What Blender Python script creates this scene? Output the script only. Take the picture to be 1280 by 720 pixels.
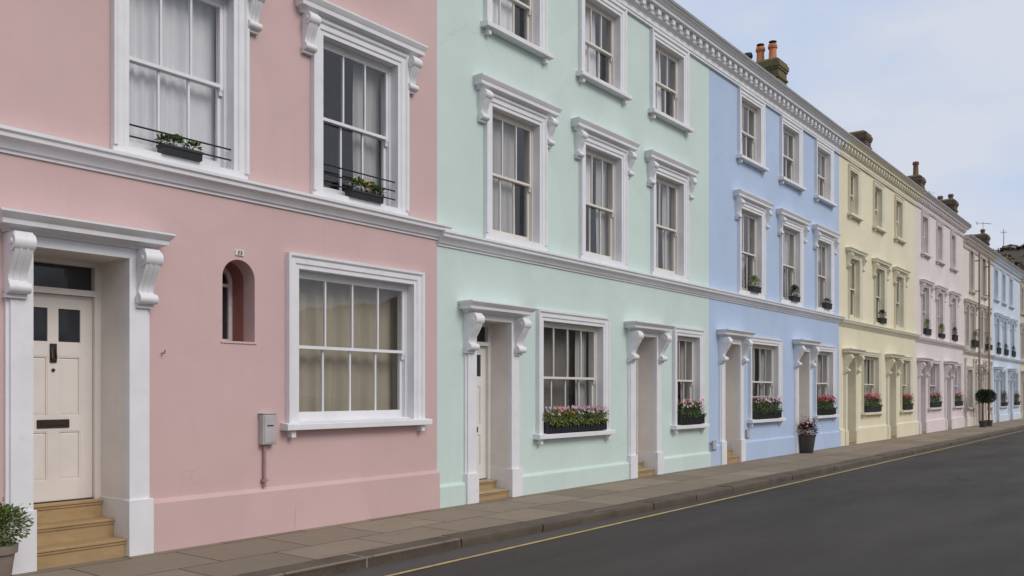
import bpy, math, random
from math import sin, cos, pi, radians, atan, tan
from mathutils import Vector, Matrix, noise
random.seed(7)
S = bpy.context.scene
for o in list(bpy.data.objects): bpy.data.objects.remove(o)
COL = S.collection

# ------------------------------------------------------------------ camera
FPX, YAW, EYE, D = 1100.0, atan(850/1100.0), 1.55, 7.98
cd = bpy.data.cameras.new("camera"); cam = bpy.data.objects.new("camera", cd); COL.objects.link(cam)
cam.location = (0, 0, EYE)
cam.rotation_euler = (pi/2, 0, YAW - pi/2)
cd.sensor_width = 36; cd.lens = 36*FPX/1280
cd.shift_y = 130/1280
cd.clip_start = 0.05; cd.clip_end = 5000
S.camera = cam

# ------------------------------------------------------------------ sky, sun, exposure
SUN_EL, SUN_DIR = radians(40), Vector((0.05, -1.0))       # horizontal direction towards the sun
w = bpy.data.worlds.new("World"); S.world = w; w.use_nodes = True
nt = w.node_tree; nt.nodes.clear()
N = nt.nodes.new; L = nt.links.new
out = N('ShaderNodeOutputWorld'); bg = N('ShaderNodeBackground'); bg.inputs['Strength'].default_value = 0.12
sky = N('ShaderNodeTexSky'); sky.sky_type = 'NISHITA'; sky.sun_disc = False
sky.sun_elevation = SUN_EL; sky.sun_rotation = math.atan2(SUN_DIR.x, SUN_DIR.y)
sky.air_density = 1.0; sky.dust_density = 1.5; sky.ozone_density = 1.5
tc = N('ShaderNodeTexCoord'); mp = N('ShaderNodeMapping'); mp.inputs['Scale'].default_value = (1, 1, 2.6)
mp.inputs['Location'].default_value = (9.1, 3.7, 2.2)
nz = N('ShaderNodeTexNoise'); nz.inputs['Scale'].default_value = 3.0; nz.inputs['Detail'].default_value = 7; nz.inputs['Roughness'].default_value = 0.52
rp = N('ShaderNodeValToRGB'); rp.color_ramp.elements[0].position = 0.40; rp.color_ramp.elements[1].position = 0.63
rp.color_ramp.elements[0].color = (0.72,)*3+(1,); rp.color_ramp.elements[1].color = (0.0,)*3+(1,)
mx = N('ShaderNodeMixRGB'); mx.inputs[2].default_value = (5.3, 5.4, 5.8, 1)
hz = N('ShaderNodeMixRGB'); hz.inputs[0].default_value = 0.86; hz.inputs[2].default_value = (4.15, 4.95, 6.5, 1)
L(tc.outputs['Generated'], mp.inputs[0]); L(mp.outputs[0], nz.inputs['Vector']); L(nz.outputs[0], rp.inputs[0])
sx = N('ShaderNodeSeparateXYZ'); L(tc.outputs['Generated'], sx.inputs[0])
mr = N('ShaderNodeMapRange'); mr.inputs['From Min'].default_value = 0.15; mr.inputs['From Max'].default_value = -0.35; mr.inputs['To Min'].default_value = 0; mr.inputs['To Max'].default_value = 0.75  # unseen cloud added behind the viewpoint to make the facade light less blue
L(sx.outputs[1], mr.inputs[0]); ad = N('ShaderNodeMath'); ad.operation = 'MAXIMUM'; L(mr.outputs[0], ad.inputs[0]); L(rp.outputs[0], ad.inputs[1]); L(ad.outputs[0], mx.inputs[0]); L(sky.outputs[0], hz.inputs[1]); L(hz.outputs[0], mx.inputs[1]); L(mx.outputs[0], bg.inputs[0]); L(bg.outputs[0], out.inputs[0])
sl = bpy.data.lights.new("sun", 'SUN'); sl.energy = 1.5; sl.angle = radians(28); sl.color = (1, 0.945, 0.885)
sun = bpy.data.objects.new("sun", sl); COL.objects.link(sun)
sd = SUN_DIR.normalized()
sun.rotation_euler = Vector((-sd.x*cos(SUN_EL), -sd.y*cos(SUN_EL), -sin(SUN_EL))).to_track_quat('-Z', 'Y').to_euler()
S.view_settings.view_transform = 'Standard'; S.view_settings.look = 'None'
S.view_settings.exposure = 0.15; S.view_settings.gamma = 1
S.render.engine = 'CYCLES'

# ------------------------------------------------------------------ materials
def newmat(name):
    m = bpy.data.materials.new(name); m.use_nodes = True
    t = m.node_tree; b = t.nodes['Principled BSDF']
    return m, t, b
def mixc(t, fac, c1, c2, mode='MIX'):
    n = t.nodes.new('ShaderNodeMixRGB'); n.blend_type = mode
    for i, v in ((0, fac), (1, c1), (2, c2)):
        if isinstance(v, (int, float)): n.inputs[i].default_value = v if i == 0 else (v, v, v, 1)
        elif isinstance(v, tuple): n.inputs[i].default_value = tuple(v)+(1,) if len(v) == 3 else v
        else: t.links.new(v, n.inputs[i])
    return n.outputs[0]
def noisen(t, scale, detail=4, rough=0.55, vscale=(1, 1, 1), loc=(0, 0, 0), coord='Object'):
    c = t.nodes.new('ShaderNodeTexCoord'); m = t.nodes.new('ShaderNodeMapping'); m.inputs['Scale'].default_value = vscale
    m.inputs['Location'].default_value = loc
    n = t.nodes.new('ShaderNodeTexNoise'); n.inputs['Scale'].default_value = scale
    n.inputs['Detail'].default_value = detail; n.inputs['Roughness'].default_value = rough
    t.links.new(c.outputs[coord], m.inputs[0]); t.links.new(m.outputs[0], n.inputs['Vector'])
    return n.outputs[0]
def ramp(t, src, p0, p1, c0=0.0, c1=1.0):
    r = t.nodes.new('ShaderNodeValToRGB'); e = r.color_ramp.elements
    e[0].position, e[1].position = p0, p1
    e[0].color = (c0, c0, c0, 1) if not isinstance(c0, tuple) else c0+(1,)
    e[1].color = (c1, c1, c1, 1) if not isinstance(c1, tuple) else c1+(1,)
    t.links.new(src, r.inputs[0]); return r.outputs[0]
def bump(t, b, h, strength=0.2, dist=0.01):
    n = t.nodes.new('ShaderNodeBump'); n.inputs['Strength'].default_value = strength; n.inputs['Distance'].default_value = dist
    t.links.new(h, n.inputs['Height']); t.links.new(n.outputs[0], b.inputs['Normal']); return n
def mul(c, k): return tuple(x*k for x in c)

def m_wall(name, col):
    m, t, b = newmat(name)
    big = ramp(t, noisen(t, 0.9, 5, 0.6), 0.35, 0.7)
    c = mixc(t, big, mul(col, 0.95), mul(col, 1.03))
    st = ramp(t, noisen(t, 2.2, 6, 0.65, (3.5, 1, 0.35)), 0.56, 0.80)
    c = mixc(t, st, c, mul(col, 0.92))
    sp = ramp(t, noisen(t, 28, 3, 0.6), 0.70, 0.80)
    c = mixc(t, sp, c, mul(col, 0.88))
    pt = ramp(t, noisen(t, 0.75, 1, 0.3, (1, 1, 0.7), (4, 2, 9)), 0.60, 0.615, 0.0, 0.5)
    c = mixc(t, pt, c, mul(col, 1.05))
    vo = t.nodes.new('ShaderNodeTexVoronoi'); vo.feature = 'DISTANCE_TO_EDGE'; vo.inputs['Scale'].default_value = 0.55
    cc = t.nodes.new('ShaderNodeTexCoord'); nn = t.nodes.new('ShaderNodeTexNoise'); nn.inputs['Scale'].default_value = 3; nn.inputs['Detail'].default_value = 6
    t.links.new(cc.outputs['Object'], nn.inputs['Vector']); t.links.new(mixc(t, 0.22, cc.outputs['Object'], nn.outputs['Color']), vo.inputs['Vector'])
    ck = mixc(t, 1.0, ramp(t, vo.outputs['Distance'], 0.0008, 0.0035, 1.0, 0.0), ramp(t, noisen(t, 0.8, 2, loc=(7, 1, 3)), 0.56, 0.62), 'MULTIPLY')
    c = mixc(t, mixc(t, 1.0, ck, 0.22, 'MULTIPLY'), c, mul(col, 0.55))
    t.links.new(c, b.inputs['Base Color']); b.inputs['Roughness'].default_value = 0.62
    b.inputs['Specular IOR Level'].default_value = 0.35
    h1 = noisen(t, 75, 4, 0.6); h2 = noisen(t, 2.3, 3, 0.5)
    h = mixc(t, 0.86, h1, h2)
    bump(t, b, h, 0.5, 0.02)
    return m
def m_paint(name, col, rough=0.38, dirt=0.9):
    m, t, b = newmat(name)
    c = mixc(t, ramp(t, noisen(t, 3.0, 6, 0.65), 0.42, 0.75), col, mul(col, dirt))
    c = mixc(t, ramp(t, noisen(t, 9, 5, 0.7, (1, 1, 0.3)), 0.60, 0.85), c, mul((col[0], col[1]*0.97, col[2]*0.92), 0.82))
    t.links.new(c, b.inputs['Base Color']); b.inputs['Roughness'].default_value = rough
    bump(t, b, noisen(t, 45, 3), 0.12, 0.004)
    return m
def m_plain(name, col, rough=0.5, metal=0.0, var=0.75, scale=8, bmp=0.1):
    m, t, b = newmat(name)
    c = mixc(t, ramp(t, noisen(t, scale, 5), 0.3, 0.75), col, mul(col, var))
    t.links.new(c, b.inputs['Base Color']); b.inputs['Roughness'].default_value = rough; b.inputs['Metallic'].default_value = metal
    bump(t, b, noisen(t, scale*5, 3), bmp, 0.005)
    return m
def m_glass():
    m = bpy.data.materials.new('window_glass'); m.use_nodes = True; t = m.node_tree; t.nodes.clear()
    o = t.nodes.new('ShaderNodeOutputMaterial'); tr = t.nodes.new('ShaderNodeBsdfTransparent'); gl = t.nodes.new('ShaderNodeBsdfGlossy')
    fr = t.nodes.new('ShaderNodeFresnel'); fr.inputs[0].default_value = 1.75; mix = t.nodes.new('ShaderNodeMixShader')
    tr.inputs[0].default_value = (0.93, 0.93, 0.93, 1); gl.inputs['Roughness'].default_value = 0.01; gl.inputs['Color'].default_value = (0.96, 0.97, 1, 1)
    bn = t.nodes.new('ShaderNodeBump'); bn.inputs['Strength'].default_value = 0.06; bn.inputs['Distance'].default_value = 0.02
    t.links.new(noisen(t, 2.6, 2, 0.4), bn.inputs['Height']); t.links.new(bn.outputs[0], gl.inputs['Normal'])
    ge = t.nodes.new('ShaderNodeNewGeometry'); iv = t.nodes.new('ShaderNodeMath'); iv.operation = 'SUBTRACT'; iv.inputs[0].default_value = 1.0
    ml = t.nodes.new('ShaderNodeMath'); ml.operation = 'MULTIPLY'; t.links.new(ge.outputs['Backfacing'], iv.inputs[1]); t.links.new(iv.outputs[0], ml.inputs[0]); t.links.new(fr.outputs[0], ml.inputs[1])
    t.links.new(ml.outputs[0], mix.inputs[0]); t.links.new(tr.outputs[0], mix.inputs[1]); t.links.new(gl.outputs[0], mix.inputs[2])
    t.links.new(mix.outputs[0], o.inputs[0]); return m
def m_cloth(name, col):
    m, t, b = newmat(name)
    c = mixc(t, noisen(t, 5, 4, 0.6, (1, 1, 0.3)), mul(col, 0.85), col)
    t.links.new(c, b.inputs['Base Color']); b.inputs['Roughness'].default_value = 0.9
    return m
def m_leaf(name, c1, c2):
    m, t, b = newmat(name)
    g = t.nodes.new('ShaderNodeNewGeometry')
    c = mixc(t, ramp(t, noisen(t, 30, 2), 0.35, 0.65), c1, c2)
    t.links.new(c, b.inputs['Base Color']); b.inputs['Roughness'].default_value = 0.5
    b.inputs['Specular IOR Level'].default_value = 0.3
    b.inputs['Subsurface Weight'].default_value = 0.0
    return m
def m_brick(name, c1, c2, mortar, moss=None, sc=(4.4, 4.4, 13)):
    m, t, b = newmat(name)
    c_ = t.nodes.new('ShaderNodeTexCoord'); sep = t.nodes.new('ShaderNodeSeparateXYZ'); ad = t.nodes.new('ShaderNodeMath'); cb = t.nodes.new('ShaderNodeCombineXYZ')
    t.links.new(c_.outputs['Object'], sep.inputs[0]); t.links.new(sep.outputs[0], ad.inputs[0]); t.links.new(sep.outputs[1], ad.inputs[1])
    t.links.new(ad.outputs[0], cb.inputs[0]); t.links.new(sep.outputs[2], cb.inputs[1])
    br = t.nodes.new('ShaderNodeTexBrick'); t.links.new(cb.outputs[0], br.inputs[0])
    br.inputs['Color1'].default_value = c1+(1,); br.inputs['Color2'].default_value = c2+(1,); br.inputs['Mortar'].default_value = mortar+(1,)
    br.inputs['Scale'].default_value = 1.0; br.inputs['Brick Width'].default_value = 0.225; br.inputs['Row Height'].default_value = 0.075; br.inputs['Mortar Size'].default_value = 0.008
    c = br.outputs[0]
    if moss: c = mixc(t, ramp(t, noisen(t, 4, 6, 0.65), 0.38, 0.58), c, moss)
    c = mixc(t, ramp(t, noisen(t, 11, 5, 0.7), 0.45, 0.75, 0.0, 0.7), c, (0.03, 0.026, 0.02))
    t.links.new(c, b.inputs['Base Color']); b.inputs['Roughness'].default_value = 0.9
    bump(t, b, mixc(t, 0.5, noisen(t, 30, 4), br.outputs['Fac']), 0.6, 0.01)
    return m

M = {}
M['pink'] = m_wall('pink_stucco', (0.605, 0.425, 0.412))
M['mint'] = m_wall('mint_stucco', (0.58, 0.69, 0.645))
M['blue'] = m_wall('blue_stucco', (0.44, 0.545, 0.725))
M['yellow'] = m_wall('yellow_stucco', (0.75, 0.685, 0.50))
M['blush'] = m_wall('blush_stucco', (0.73, 0.645, 0.635))
M['cream'] = m_wall('cream_stucco', (0.72, 0.65, 0.58))
M['pale_blue'] = m_wall('pale_blue_stucco', (0.60, 0.68, 0.78))
M['sand'] = m_wall('sand_stucco', (0.60, 0.52, 0.38))
M['niche_red'] = m_wall('niche_red_paint', (0.36, 0.16, 0.135))
M['white'] = m_paint('white_gloss', (0.77, 0.765, 0.785))
M['offwhite_bounce'] = m_paint('offwhite_bounce_tint', (0.78, 0.72, 0.67))  # warm ground bounce on shaded white reveals put into the paint colour
M['sash_white'] = m_paint('sash_offwhite', (0.72, 0.68, 0.62))
M['yellow_trim'] = m_paint('pale_yellow_gloss', (0.76, 0.71, 0.56))
M['blush_trim'] = m_paint('blush_gloss', (0.74, 0.67, 0.67))
M['cream_trim'] = m_paint('cream_gloss', (0.63, 0.565, 0.51))
M['blue_trim'] = m_paint('pale_blue_gloss', (0.66, 0.71, 0.77))
M['door_cream'] = m_paint('cream_door_paint', (0.76, 0.70, 0.65), 0.3)
M['door_white'] = m_paint('white_door_paint', (0.76, 0.74, 0.70), 0.3)
M['glass'] = m_glass()
M['dark_glass'] = m_plain('dark_door_glass', (0.03, 0.034, 0.04), 0.06, 0, 0.8, 3, 0.02)
M['iron'] = m_plain('black_iron', (0.02, 0.02, 0.022), 0.45)
M['brown_metal'] = m_plain('dark_bronze', (0.035, 0.02, 0.014), 0.4)
M['trough'] = m_plain('black_plastic', (0.022, 0.023, 0.026), 0.45)
M['pot_dark'] = m_plain('dark_stone_pot', (0.06, 0.055, 0.05), 0.7)
M['pot_clay'] = m_plain('grey_clay_pot', (0.25, 0.20, 0.16), 0.8)
M['terracotta'] = m_plain('terracotta', (0.62, 0.24, 0.10), 0.85, 0, 0.55, 6, 0.3)
M['old_pot'] = m_plain('weathered_chimney_pot', (0.24, 0.115, 0.07), 0.9, 0, 0.5, 6, 0.3)
M['lead'] = m_plain('lead_grey', (0.27, 0.27, 0.28), 0.6, 0, 0.8, 4)
M['lead_light'] = m_plain('weathered_lead', (0.42, 0.41, 0.41), 0.6, 0, 0.8, 4)
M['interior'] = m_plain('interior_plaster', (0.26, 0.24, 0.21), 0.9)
M['box_grey'] = m_plain('grey_plastic', (0.50, 0.47, 0.465), 0.5)
M['pipe_pink'] = m_plain('pink_pipe_paint', (0.42, 0.25, 0.25), 0.5)
M['pipe_tan'] = m_plain('tan_pipe_paint', (0.34, 0.27, 0.215), 0.5)
M['net'] = m_cloth('net_curtain', (0.88, 0.88, 0.90))
M['drape'] = m_cloth('grey_drape', (0.54, 0.525, 0.51))
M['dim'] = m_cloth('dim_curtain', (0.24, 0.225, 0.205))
M['beige'] = m_cloth('beige_curtain', (0.50, 0.45, 0.35))
M['leaf'] = m_leaf('leaf_green', (0.045, 0.085, 0.02), (0.10, 0.15, 0.035))
M['leaf_yellow'] = m_leaf('leaf_yellow_green', (0.11, 0.18, 0.03), (0.22, 0.26, 0.06))
M['leaf_fresh'] = m_leaf('leaf_fresh_green', (0.07, 0.115, 0.025), (0.15, 0.19, 0.05))
M['leaf_dark'] = m_leaf('leaf_dark', (0.014, 0.03, 0.012), (0.035, 0.06, 0.02))
M['leaf_red'] = m_leaf('leaf_burgundy', (0.06, 0.015, 0.02), (0.12, 0.04, 0.04))
M['leaf_brown'] = m_leaf('leaf_olive_brown', (0.06, 0.055, 0.02), (0.12, 0.10, 0.035))
for k, c in dict(f_pink=(0.75, 0.20, 0.28), f_red=(0.58, 0.04, 0.09), f_white=(0.72, 0.66, 0.70), f_lilac=(0.42, 0.34, 0.60), f_orange=(0.55, 0.15, 0.05), f_rose=(0.66, 0.38, 0.44), f_yellow=(0.62, 0.42, 0.06)).items():
    M[k] = m_leaf('petal_'+k[2:], c, mul(c, 0.7))
M['bark'] = m_plain('bark', (0.10, 0.07, 0.05), 0.9)
M['chimney'] = m_brick('mossy_brick', (0.20, 0.12, 0.06), (0.15, 0.11, 0.06), (0.14, 0.13, 0.09), (0.155, 0.14, 0.05))
M['chimney_old'] = m_brick('weathered_brick', (0.20, 0.11, 0.07), (0.10, 0.07, 0.05), (0.12, 0.10, 0.08))
M['moss'] = m_plain('moss_mortar', (0.15, 0.13, 0.06), 0.95, 0, 0.5, 9, 0.6)

def m_step():
    m, t, b = newmat('tan_painted_step')
    c = mixc(t, ramp(t, noisen(t, 4, 6, 0.65, (1, 3, 3)), 0.35, 0.7), (0.42, 0.285, 0.145), (0.34, 0.225, 0.11))
    c = mixc(t, ramp(t, noisen(t, 14, 5, 0.7), 0.58, 0.8), c, (0.25, 0.17, 0.09))
    t.links.new(c, b.inputs['Base Color']); b.inputs['Roughness'].default_value = 0.55
    bump(t, b, noisen(t, 40, 3), 0.2, 0.005); return m
M['step'] = m_step()
M['tread'] = m_plain('worn_tread', (0.44, 0.35, 0.22), 0.7, 0, 0.7, 6, 0.3)
def m_slate():
    m, t, b = newmat('slate')
    c_ = t.nodes.new('ShaderNodeTexCoord'); br = t.nodes.new('ShaderNodeTexBrick'); t.links.new(c_.outputs['Object'], br.inputs[0])
    br.inputs['Color1'].default_value = (0.09, 0.095, 0.11, 1); br.inputs['Color2'].default_value = (0.14, 0.14, 0.155, 1); br.inputs['Mortar'].default_value = (0.03, 0.03, 0.03, 1)
    br.inputs['Scale'].default_value = 1; br.inputs['Brick Width'].default_value = 0.3; br.inputs['Row Height'].default_value = 0.2; br.inputs['Mortar Size'].default_value = 0.006
    t.links.new(br.outputs[0], b.inputs['Base Color']); b.inputs['Roughness'].default_value = 0.6
    bump(t, b, br.outputs['Fac'], 0.5, 0.01); return m
M['slate'] = m_slate()
def m_paving():
    m, t, b = newmat('york_stone_paving')
    c_ = t.nodes.new('ShaderNodeTexCoord'); mpn = t.nodes.new('ShaderNodeMapping'); mpn.inputs['Location'].default_value = (0.33, -6.27, 0)
    wob = noisen(t, 1.6, 2, 0.5)
    br = t.nodes.new('ShaderNodeTexBrick'); t.links.new(c_.outputs['Object'], mpn.inputs[0])
    va = t.nodes.new('ShaderNodeVectorMath'); va.operation = 'ADD'; vs = t.nodes.new('ShaderNodeVectorMath'); vs.operation = 'SCALE'; vs.inputs['Scale'].default_value = 0.03
    nn = t.nodes.new('ShaderNodeTexNoise'); nn.inputs['Scale'].default_value = 2.2; t.links.new(c_.outputs['Object'], nn.inputs['Vector'])
    t.links.new(nn.outputs['Color'], vs.inputs[0]); t.links.new(mpn.outputs[0], va.inputs[0]); t.links.new(vs.outputs[0], va.inputs[1]); t.links.new(va.outputs[0], br.inputs[0])
    br.inputs['Color1'].default_value = (0, 0, 0, 1); br.inputs['Color2'].default_value = (1, 1, 1, 1); br.inputs['Mortar'].default_value = (0.5, 0.5, 0.5, 1)
    br.offset = 0.43; br.inputs['Bias'].default_value = 0
    br.inputs['Scale'].default_value = 1; br.inputs['Brick Width'].default_value = 1.02; br.inputs['Row Height'].default_value = 0.775; br.inputs['Mortar Size'].default_value = 0.009; br.inputs['Mortar Smooth'].default_value = 0.3
    base = mixc(t, br.outputs[0], (0.175, 0.138, 0.10), (0.31, 0.248, 0.182))
    base = mixc(t, ramp(t, noisen(t, 1.3, 7, 0.7), 0.35, 0.7, 0.0, 0.75), base, (0.215, 0.165, 0.118))
    base = mixc(t, ramp(t, noisen(t, 3.8, 6, 0.7, (0.7, 1.6, 1)), 0.55, 0.75, 0.0, 0.55), base, (0.11, 0.088, 0.062))
    base = mixc(t, ramp(t, noisen(t, 55, 3, 0.7), 0.35, 0.75, 0.0, 0.35), base, (0.33, 0.29, 0.23))
    base = mixc(t, ramp(t, noisen(t, 7, 2, 0.5), 0.72, 0.76, 0.0, 0.5), base, (0.075, 0.065, 0.05))
    base = mixc(t, br.outputs['Fac'], base, (0.055, 0.042, 0.03))
    t.links.new(base, b.inputs['Base Color']); b.inputs['Roughness'].default_value = 0.8; b.inputs['Specular IOR Level'].default_value = 0.3
    inv = t.nodes.new('ShaderNodeInvert'); t.links.new(br.outputs['Fac'], inv.inputs[1])
    h = mixc(t, 0.35, inv.outputs[0], noisen(t, 26, 5, 0.65))
    h = mixc(t, 0.12, h, noisen(t, 1.5, 2))
    bump(t, b, h, 0.55, 0.02); return m
M['paving'] = m_paving()
def m_kerb():
    m, t, b = newmat('kerb_stone')
    c = mixc(t, ramp(t, noisen(t, 2.1, 6, 0.65), 0.35, 0.7), (0.125, 0.095, 0.068), (0.07, 0.052, 0.038))
    c = mixc(t, ramp(t, noisen(t, 40, 3, 0.7), 0.5, 0.75, 0, 0.6), c, (0.07, 0.058, 0.045))
    t.links.new(c, b.inputs['Base Color']); b.inputs['Roughness'].default_value = 0.85
    bump(t, b, noisen(t, 22, 5, 0.65), 0.5, 0.02); return m
M['kerb'] = m_kerb()
def m_asphalt(name='asphalt', k=1.0):
    m, t, b = newmat(name)
    c = mixc(t, ramp(t, noisen(t, 0.35, 6, 0.6, (0.5, 1.6, 1)), 0.35, 0.68), mul((0.052, 0.047, 0.043), k), mul((0.075, 0.067, 0.060), k))
    c = mixc(t, ramp(t, noisen(t, 1.4, 6, 0.7, (0.25, 2.0, 1)), 0.52, 0.78, 0, 0.4), c, mul((0.040, 0.034, 0.030), k))
    c = mixc(t, ramp(t, noisen(t, 170, 2, 0.6), 0.52, 0.80, 0, 0.65), c, mul((0.12, 0.11, 0.10), k))
    c = mixc(t, ramp(t, noisen(t, 120, 2, 0.6, loc=(5, 5, 5)), 0.55, 0.75, 0, 0.6), c, (0.02, 0.02, 0.02))
    vo = t.nodes.new('ShaderNodeTexVoronoi'); vo.feature = 'DISTANCE_TO_EDGE'; vo.inputs['Scale'].default_value = 0.33
    c_ = t.nodes.new('ShaderNodeTexCoord'); nn = t.nodes.new('ShaderNodeTexNoise'); nn.inputs['Scale'].default_value = 2.5; nn.inputs['Detail'].default_value = 5
    t.links.new(c_.outputs['Object'], nn.inputs['Vector']); t.links.new(mixc(t, 0.25, c_.outputs['Object'], nn.outputs['Color']), vo.inputs['Vector'])
    crack = ramp(t, vo.outputs['Distance'], 0.002, 0.006, 1.0, 0.0)
    gate = ramp(t, noisen(t, 0.5, 2), 0.55, 0.62)
    c = mixc(t, mixc(t, 1.0, crack, gate, 'MULTIPLY'), c, (0.025, 0.024, 0.024))
    t.links.new(c, b.inputs['Base Color'])
    t.links.new(ramp(t, noisen(t, 0.9, 5, 0.6, (0.4, 1.5, 1)), 0.3, 0.7, 0.62, 0.85), b.inputs['Roughness'])
    b.inputs['Specular IOR Level'].default_value = 0.2
    bump(t, b, noisen(t, 150, 3, 0.7), 0.7, 0.012); return m
M['asphalt'] = m_asphalt()
M['gutter'] = m_asphalt('gutter_asphalt', 1.6)
def m_yline():
    m, t, b = newmat('worn_yellow_paint')
    c = mixc(t, ramp(t, noisen(t, 6, 6, 0.7), 0.45, 0.72), (0.50, 0.37, 0.14), (0.30, 0.235, 0.13))
    c = mixc(t, ramp(t, noisen(t, 60, 4, 0.7), 0.58, 0.70), c, (0.09, 0.083, 0.075))
    t.links.new(c, b.inputs['Base Color']); b.inputs['Roughness'].default_value = 0.7; return m
M['yline'] = m_yline()
M['ground'] = m_plain('grass_ground', (0.07, 0.08, 0.035), 0.95, 0, 0.6, 0.3, 0.3)
M['hill'] = m_plain('scrub_hill', (0.075, 0.058, 0.036), 0.95, 0, 0.45, 0.06, 0.4)

# ------------------------------------------------------------------ mesh builder
class MB:
    def __init__(s): s.v = []; s.f = []; s.mi = []; s.cur = 0
    def vf(s, vs, fs):
        n = len(s.v); s.v += [tuple(v) for v in vs]
        for f in fs: s.f.append([i+n for i in f]); s.mi.append(s.cur)
    def box(s, x0, x1, y0, y1, z0, z1, bev=0.0):
        if bev <= 0:
            s.vf([(x0,y0,z0),(x1,y0,z0),(x1,y1,z0),(x0,y1,z0),(x0,y0,z1),(x1,y0,z1),(x1,y1,z1),(x0,y1,z1)],
                 [(0,3,2,1),(4,5,6,7),(0,1,5,4),(1,2,6,5),(2,3,7,6),(3,0,4,7)])
            return
        b = bev; vs = []; idx = {}
        for sx, xx in ((0, x0), (1, x1)):
            for sy, yy in ((0, y0), (1, y1)):
                for sz, zz in ((0, z0), (1, z1)):
                    dx = b if sx == 0 else -b; dy = b if sy == 0 else -b; dz = b if sz == 0 else -b
                    idx[(sx,sy,sz,'x')] = len(vs); vs.append((xx, yy+dy, zz+dz))
                    idx[(sx,sy,sz,'y')] = len(vs); vs.append((xx+dx, yy, zz+dz))
                    idx[(sx,sy,sz,'z')] = len(vs); vs.append((xx+dx, yy+dy, zz))
        fs = []
        for s_ in (0, 1):
            q = [(s_,0,0),(s_,1,0),(s_,1,1),(s_,0,1)]; f = [idx[k+('x',)] for k in q]; fs.append(f if s_ else f[::-1])
            q = [(0,s_,0),(0,s_,1),(1,s_,1),(1,s_,0)]; f = [idx[k+('y',)] for k in q]; fs.append(f if s_ else f[::-1])
            q = [(0,0,s_),(1,0,s_),(1,1,s_),(0,1,s_)]; f = [idx[k+('z',)] for k in q]; fs.append(f if s_ else f[::-1])
        for a in (0, 1):
            for c in (0, 1):
                fs.append([idx[(0,a,c,'y')], idx[(1,a,c,'y')], idx[(1,a,c,'z')], idx[(0,a,c,'z')]])
                fs.append([idx[(a,0,c,'x')], idx[(a,1,c,'x')], idx[(a,1,c,'z')], idx[(a,0,c,'z')]])
                fs.append([idx[(a,c,0,'x')], idx[(a,c,1,'x')], idx[(a,c,1,'y')], idx[(a,c,0,'y')]])
                for e in (0, 1): fs.append([idx[(a,c,e,'x')], idx[(a,c,e,'y')], idx[(a,c,e,'z')]])
        s.vf(vs, fs)
    def prismx(s, pts, x0, x1):          # pts (y,z)
        n = len(pts); vs = [(x0, y, z) for y, z in pts]+[(x1, y, z) for y, z in pts]
        fs = [list(range(n)), list(range(2*n-1, n-1, -1))]+[(i, (i+1) % n, (i+1) % n+n, i+n) for i in range(n)]
        s.vf(vs, fs)
    def lathe(s, prof, cx=0, cy=0, n=20, cz=0):   # prof (r,z)
        vs = []
        for r, z in prof:
            for k in range(n): vs.append((cx+r*cos(2*pi*k/n), cy+r*sin(2*pi*k/n), cz+z))
        fs = []
        for i in range(len(prof)-1):
            for k in range(n): fs.append((i*n+k, i*n+(k+1) % n, (i+1)*n+(k+1) % n, (i+1)*n+k))
        fs.append(list(range(n))[::-1]); fs.append([(len(prof)-1)*n+k for k in range(n)])
        s.vf(vs, fs)
    def tube(s, pts, r, n=8):
        pts = [Vector(p) for p in pts]; rings = []; a = None
        for i, p in enumerate(pts):
            d = (pts[min(i+1, len(pts)-1)]-pts[max(i-1, 0)]).normalized()
            a = d.orthogonal().normalized() if a is None else (a-d*a.dot(d)).normalized()
            b_ = d.cross(a); rr = r[i] if isinstance(r, (list, tuple)) else r
            rings.append([p+a*rr*cos(2*pi*k/n)+b_*rr*sin(2*pi*k/n) for k in range(n)])
        vs = [v for q in rings for v in q]; fs = []
        for i in range(len(pts)-1):
            for k in range(n): fs.append((i*n+k, i*n+(k+1) % n, (i+1)*n+(k+1) % n, (i+1)*n+k))
        fs.append(list(range(n))[::-1]); fs.append([(len(pts)-1)*n+k for k in range(n)])
        s.vf(vs, fs)
    def cylx(s, x0, x1, y, z, r, n=18): s.tube([(x0, y, z), (x1, y, z)], r, n)
    def frame_u(s, x0, x1, z0, z1, prof, foot=True):
        """mitred surround swept up, over and down round an opening; prof (w outwards, p towards the street)"""
        rows = [[(x0-w, -p, z0), (x0-w, -p, z1+w), (x1+w, -p, z1+w), (x1+w, -p, z0)] for w, p in prof]
        vs = [v for r in rows for v in r]; fs = []
        for i in range(len(prof)-1):
            for k in range(3): fs.append((4*i+k, 4*i+k+1, 4*i+k+5, 4*i+k+4))
        if foot:
            fs.append([4*i for i in range(len(prof))]); fs.append([4*i+3 for i in range(len(prof))][::-1])
        s.vf(vs, fs)
    def ledge(s, x0, x1, prof, retl=True, retr=True, yb=0.0, sp=1.0):
        """moulding along x with mitred returns; prof (p,z), p towards the street"""
        rows = []
        for p, z in prof:
            r = []
            e = p*sp
            r.append((x0-(e if retl else 0), yb, z)); r.append((x0-(e if retl else 0), -p, z))
            r.append((x1+(e if retr else 0), -p, z)); r.append((x1+(e if retr else 0), yb, z))
            rows.append(r)
        vs = [v for r in rows for v in r]; n = len(prof)
        fs = [(4*i+k, 4*i+k+1, 4*i+k+5, 4*i+k+4) for i in range(n-1) for k in range(3)]
        fs.append((0, 1, 2, 3)); fs.append((4*n-4, 4*n-1, 4*n-2, 4*n-3))
        s.vf(vs, fs)
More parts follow.
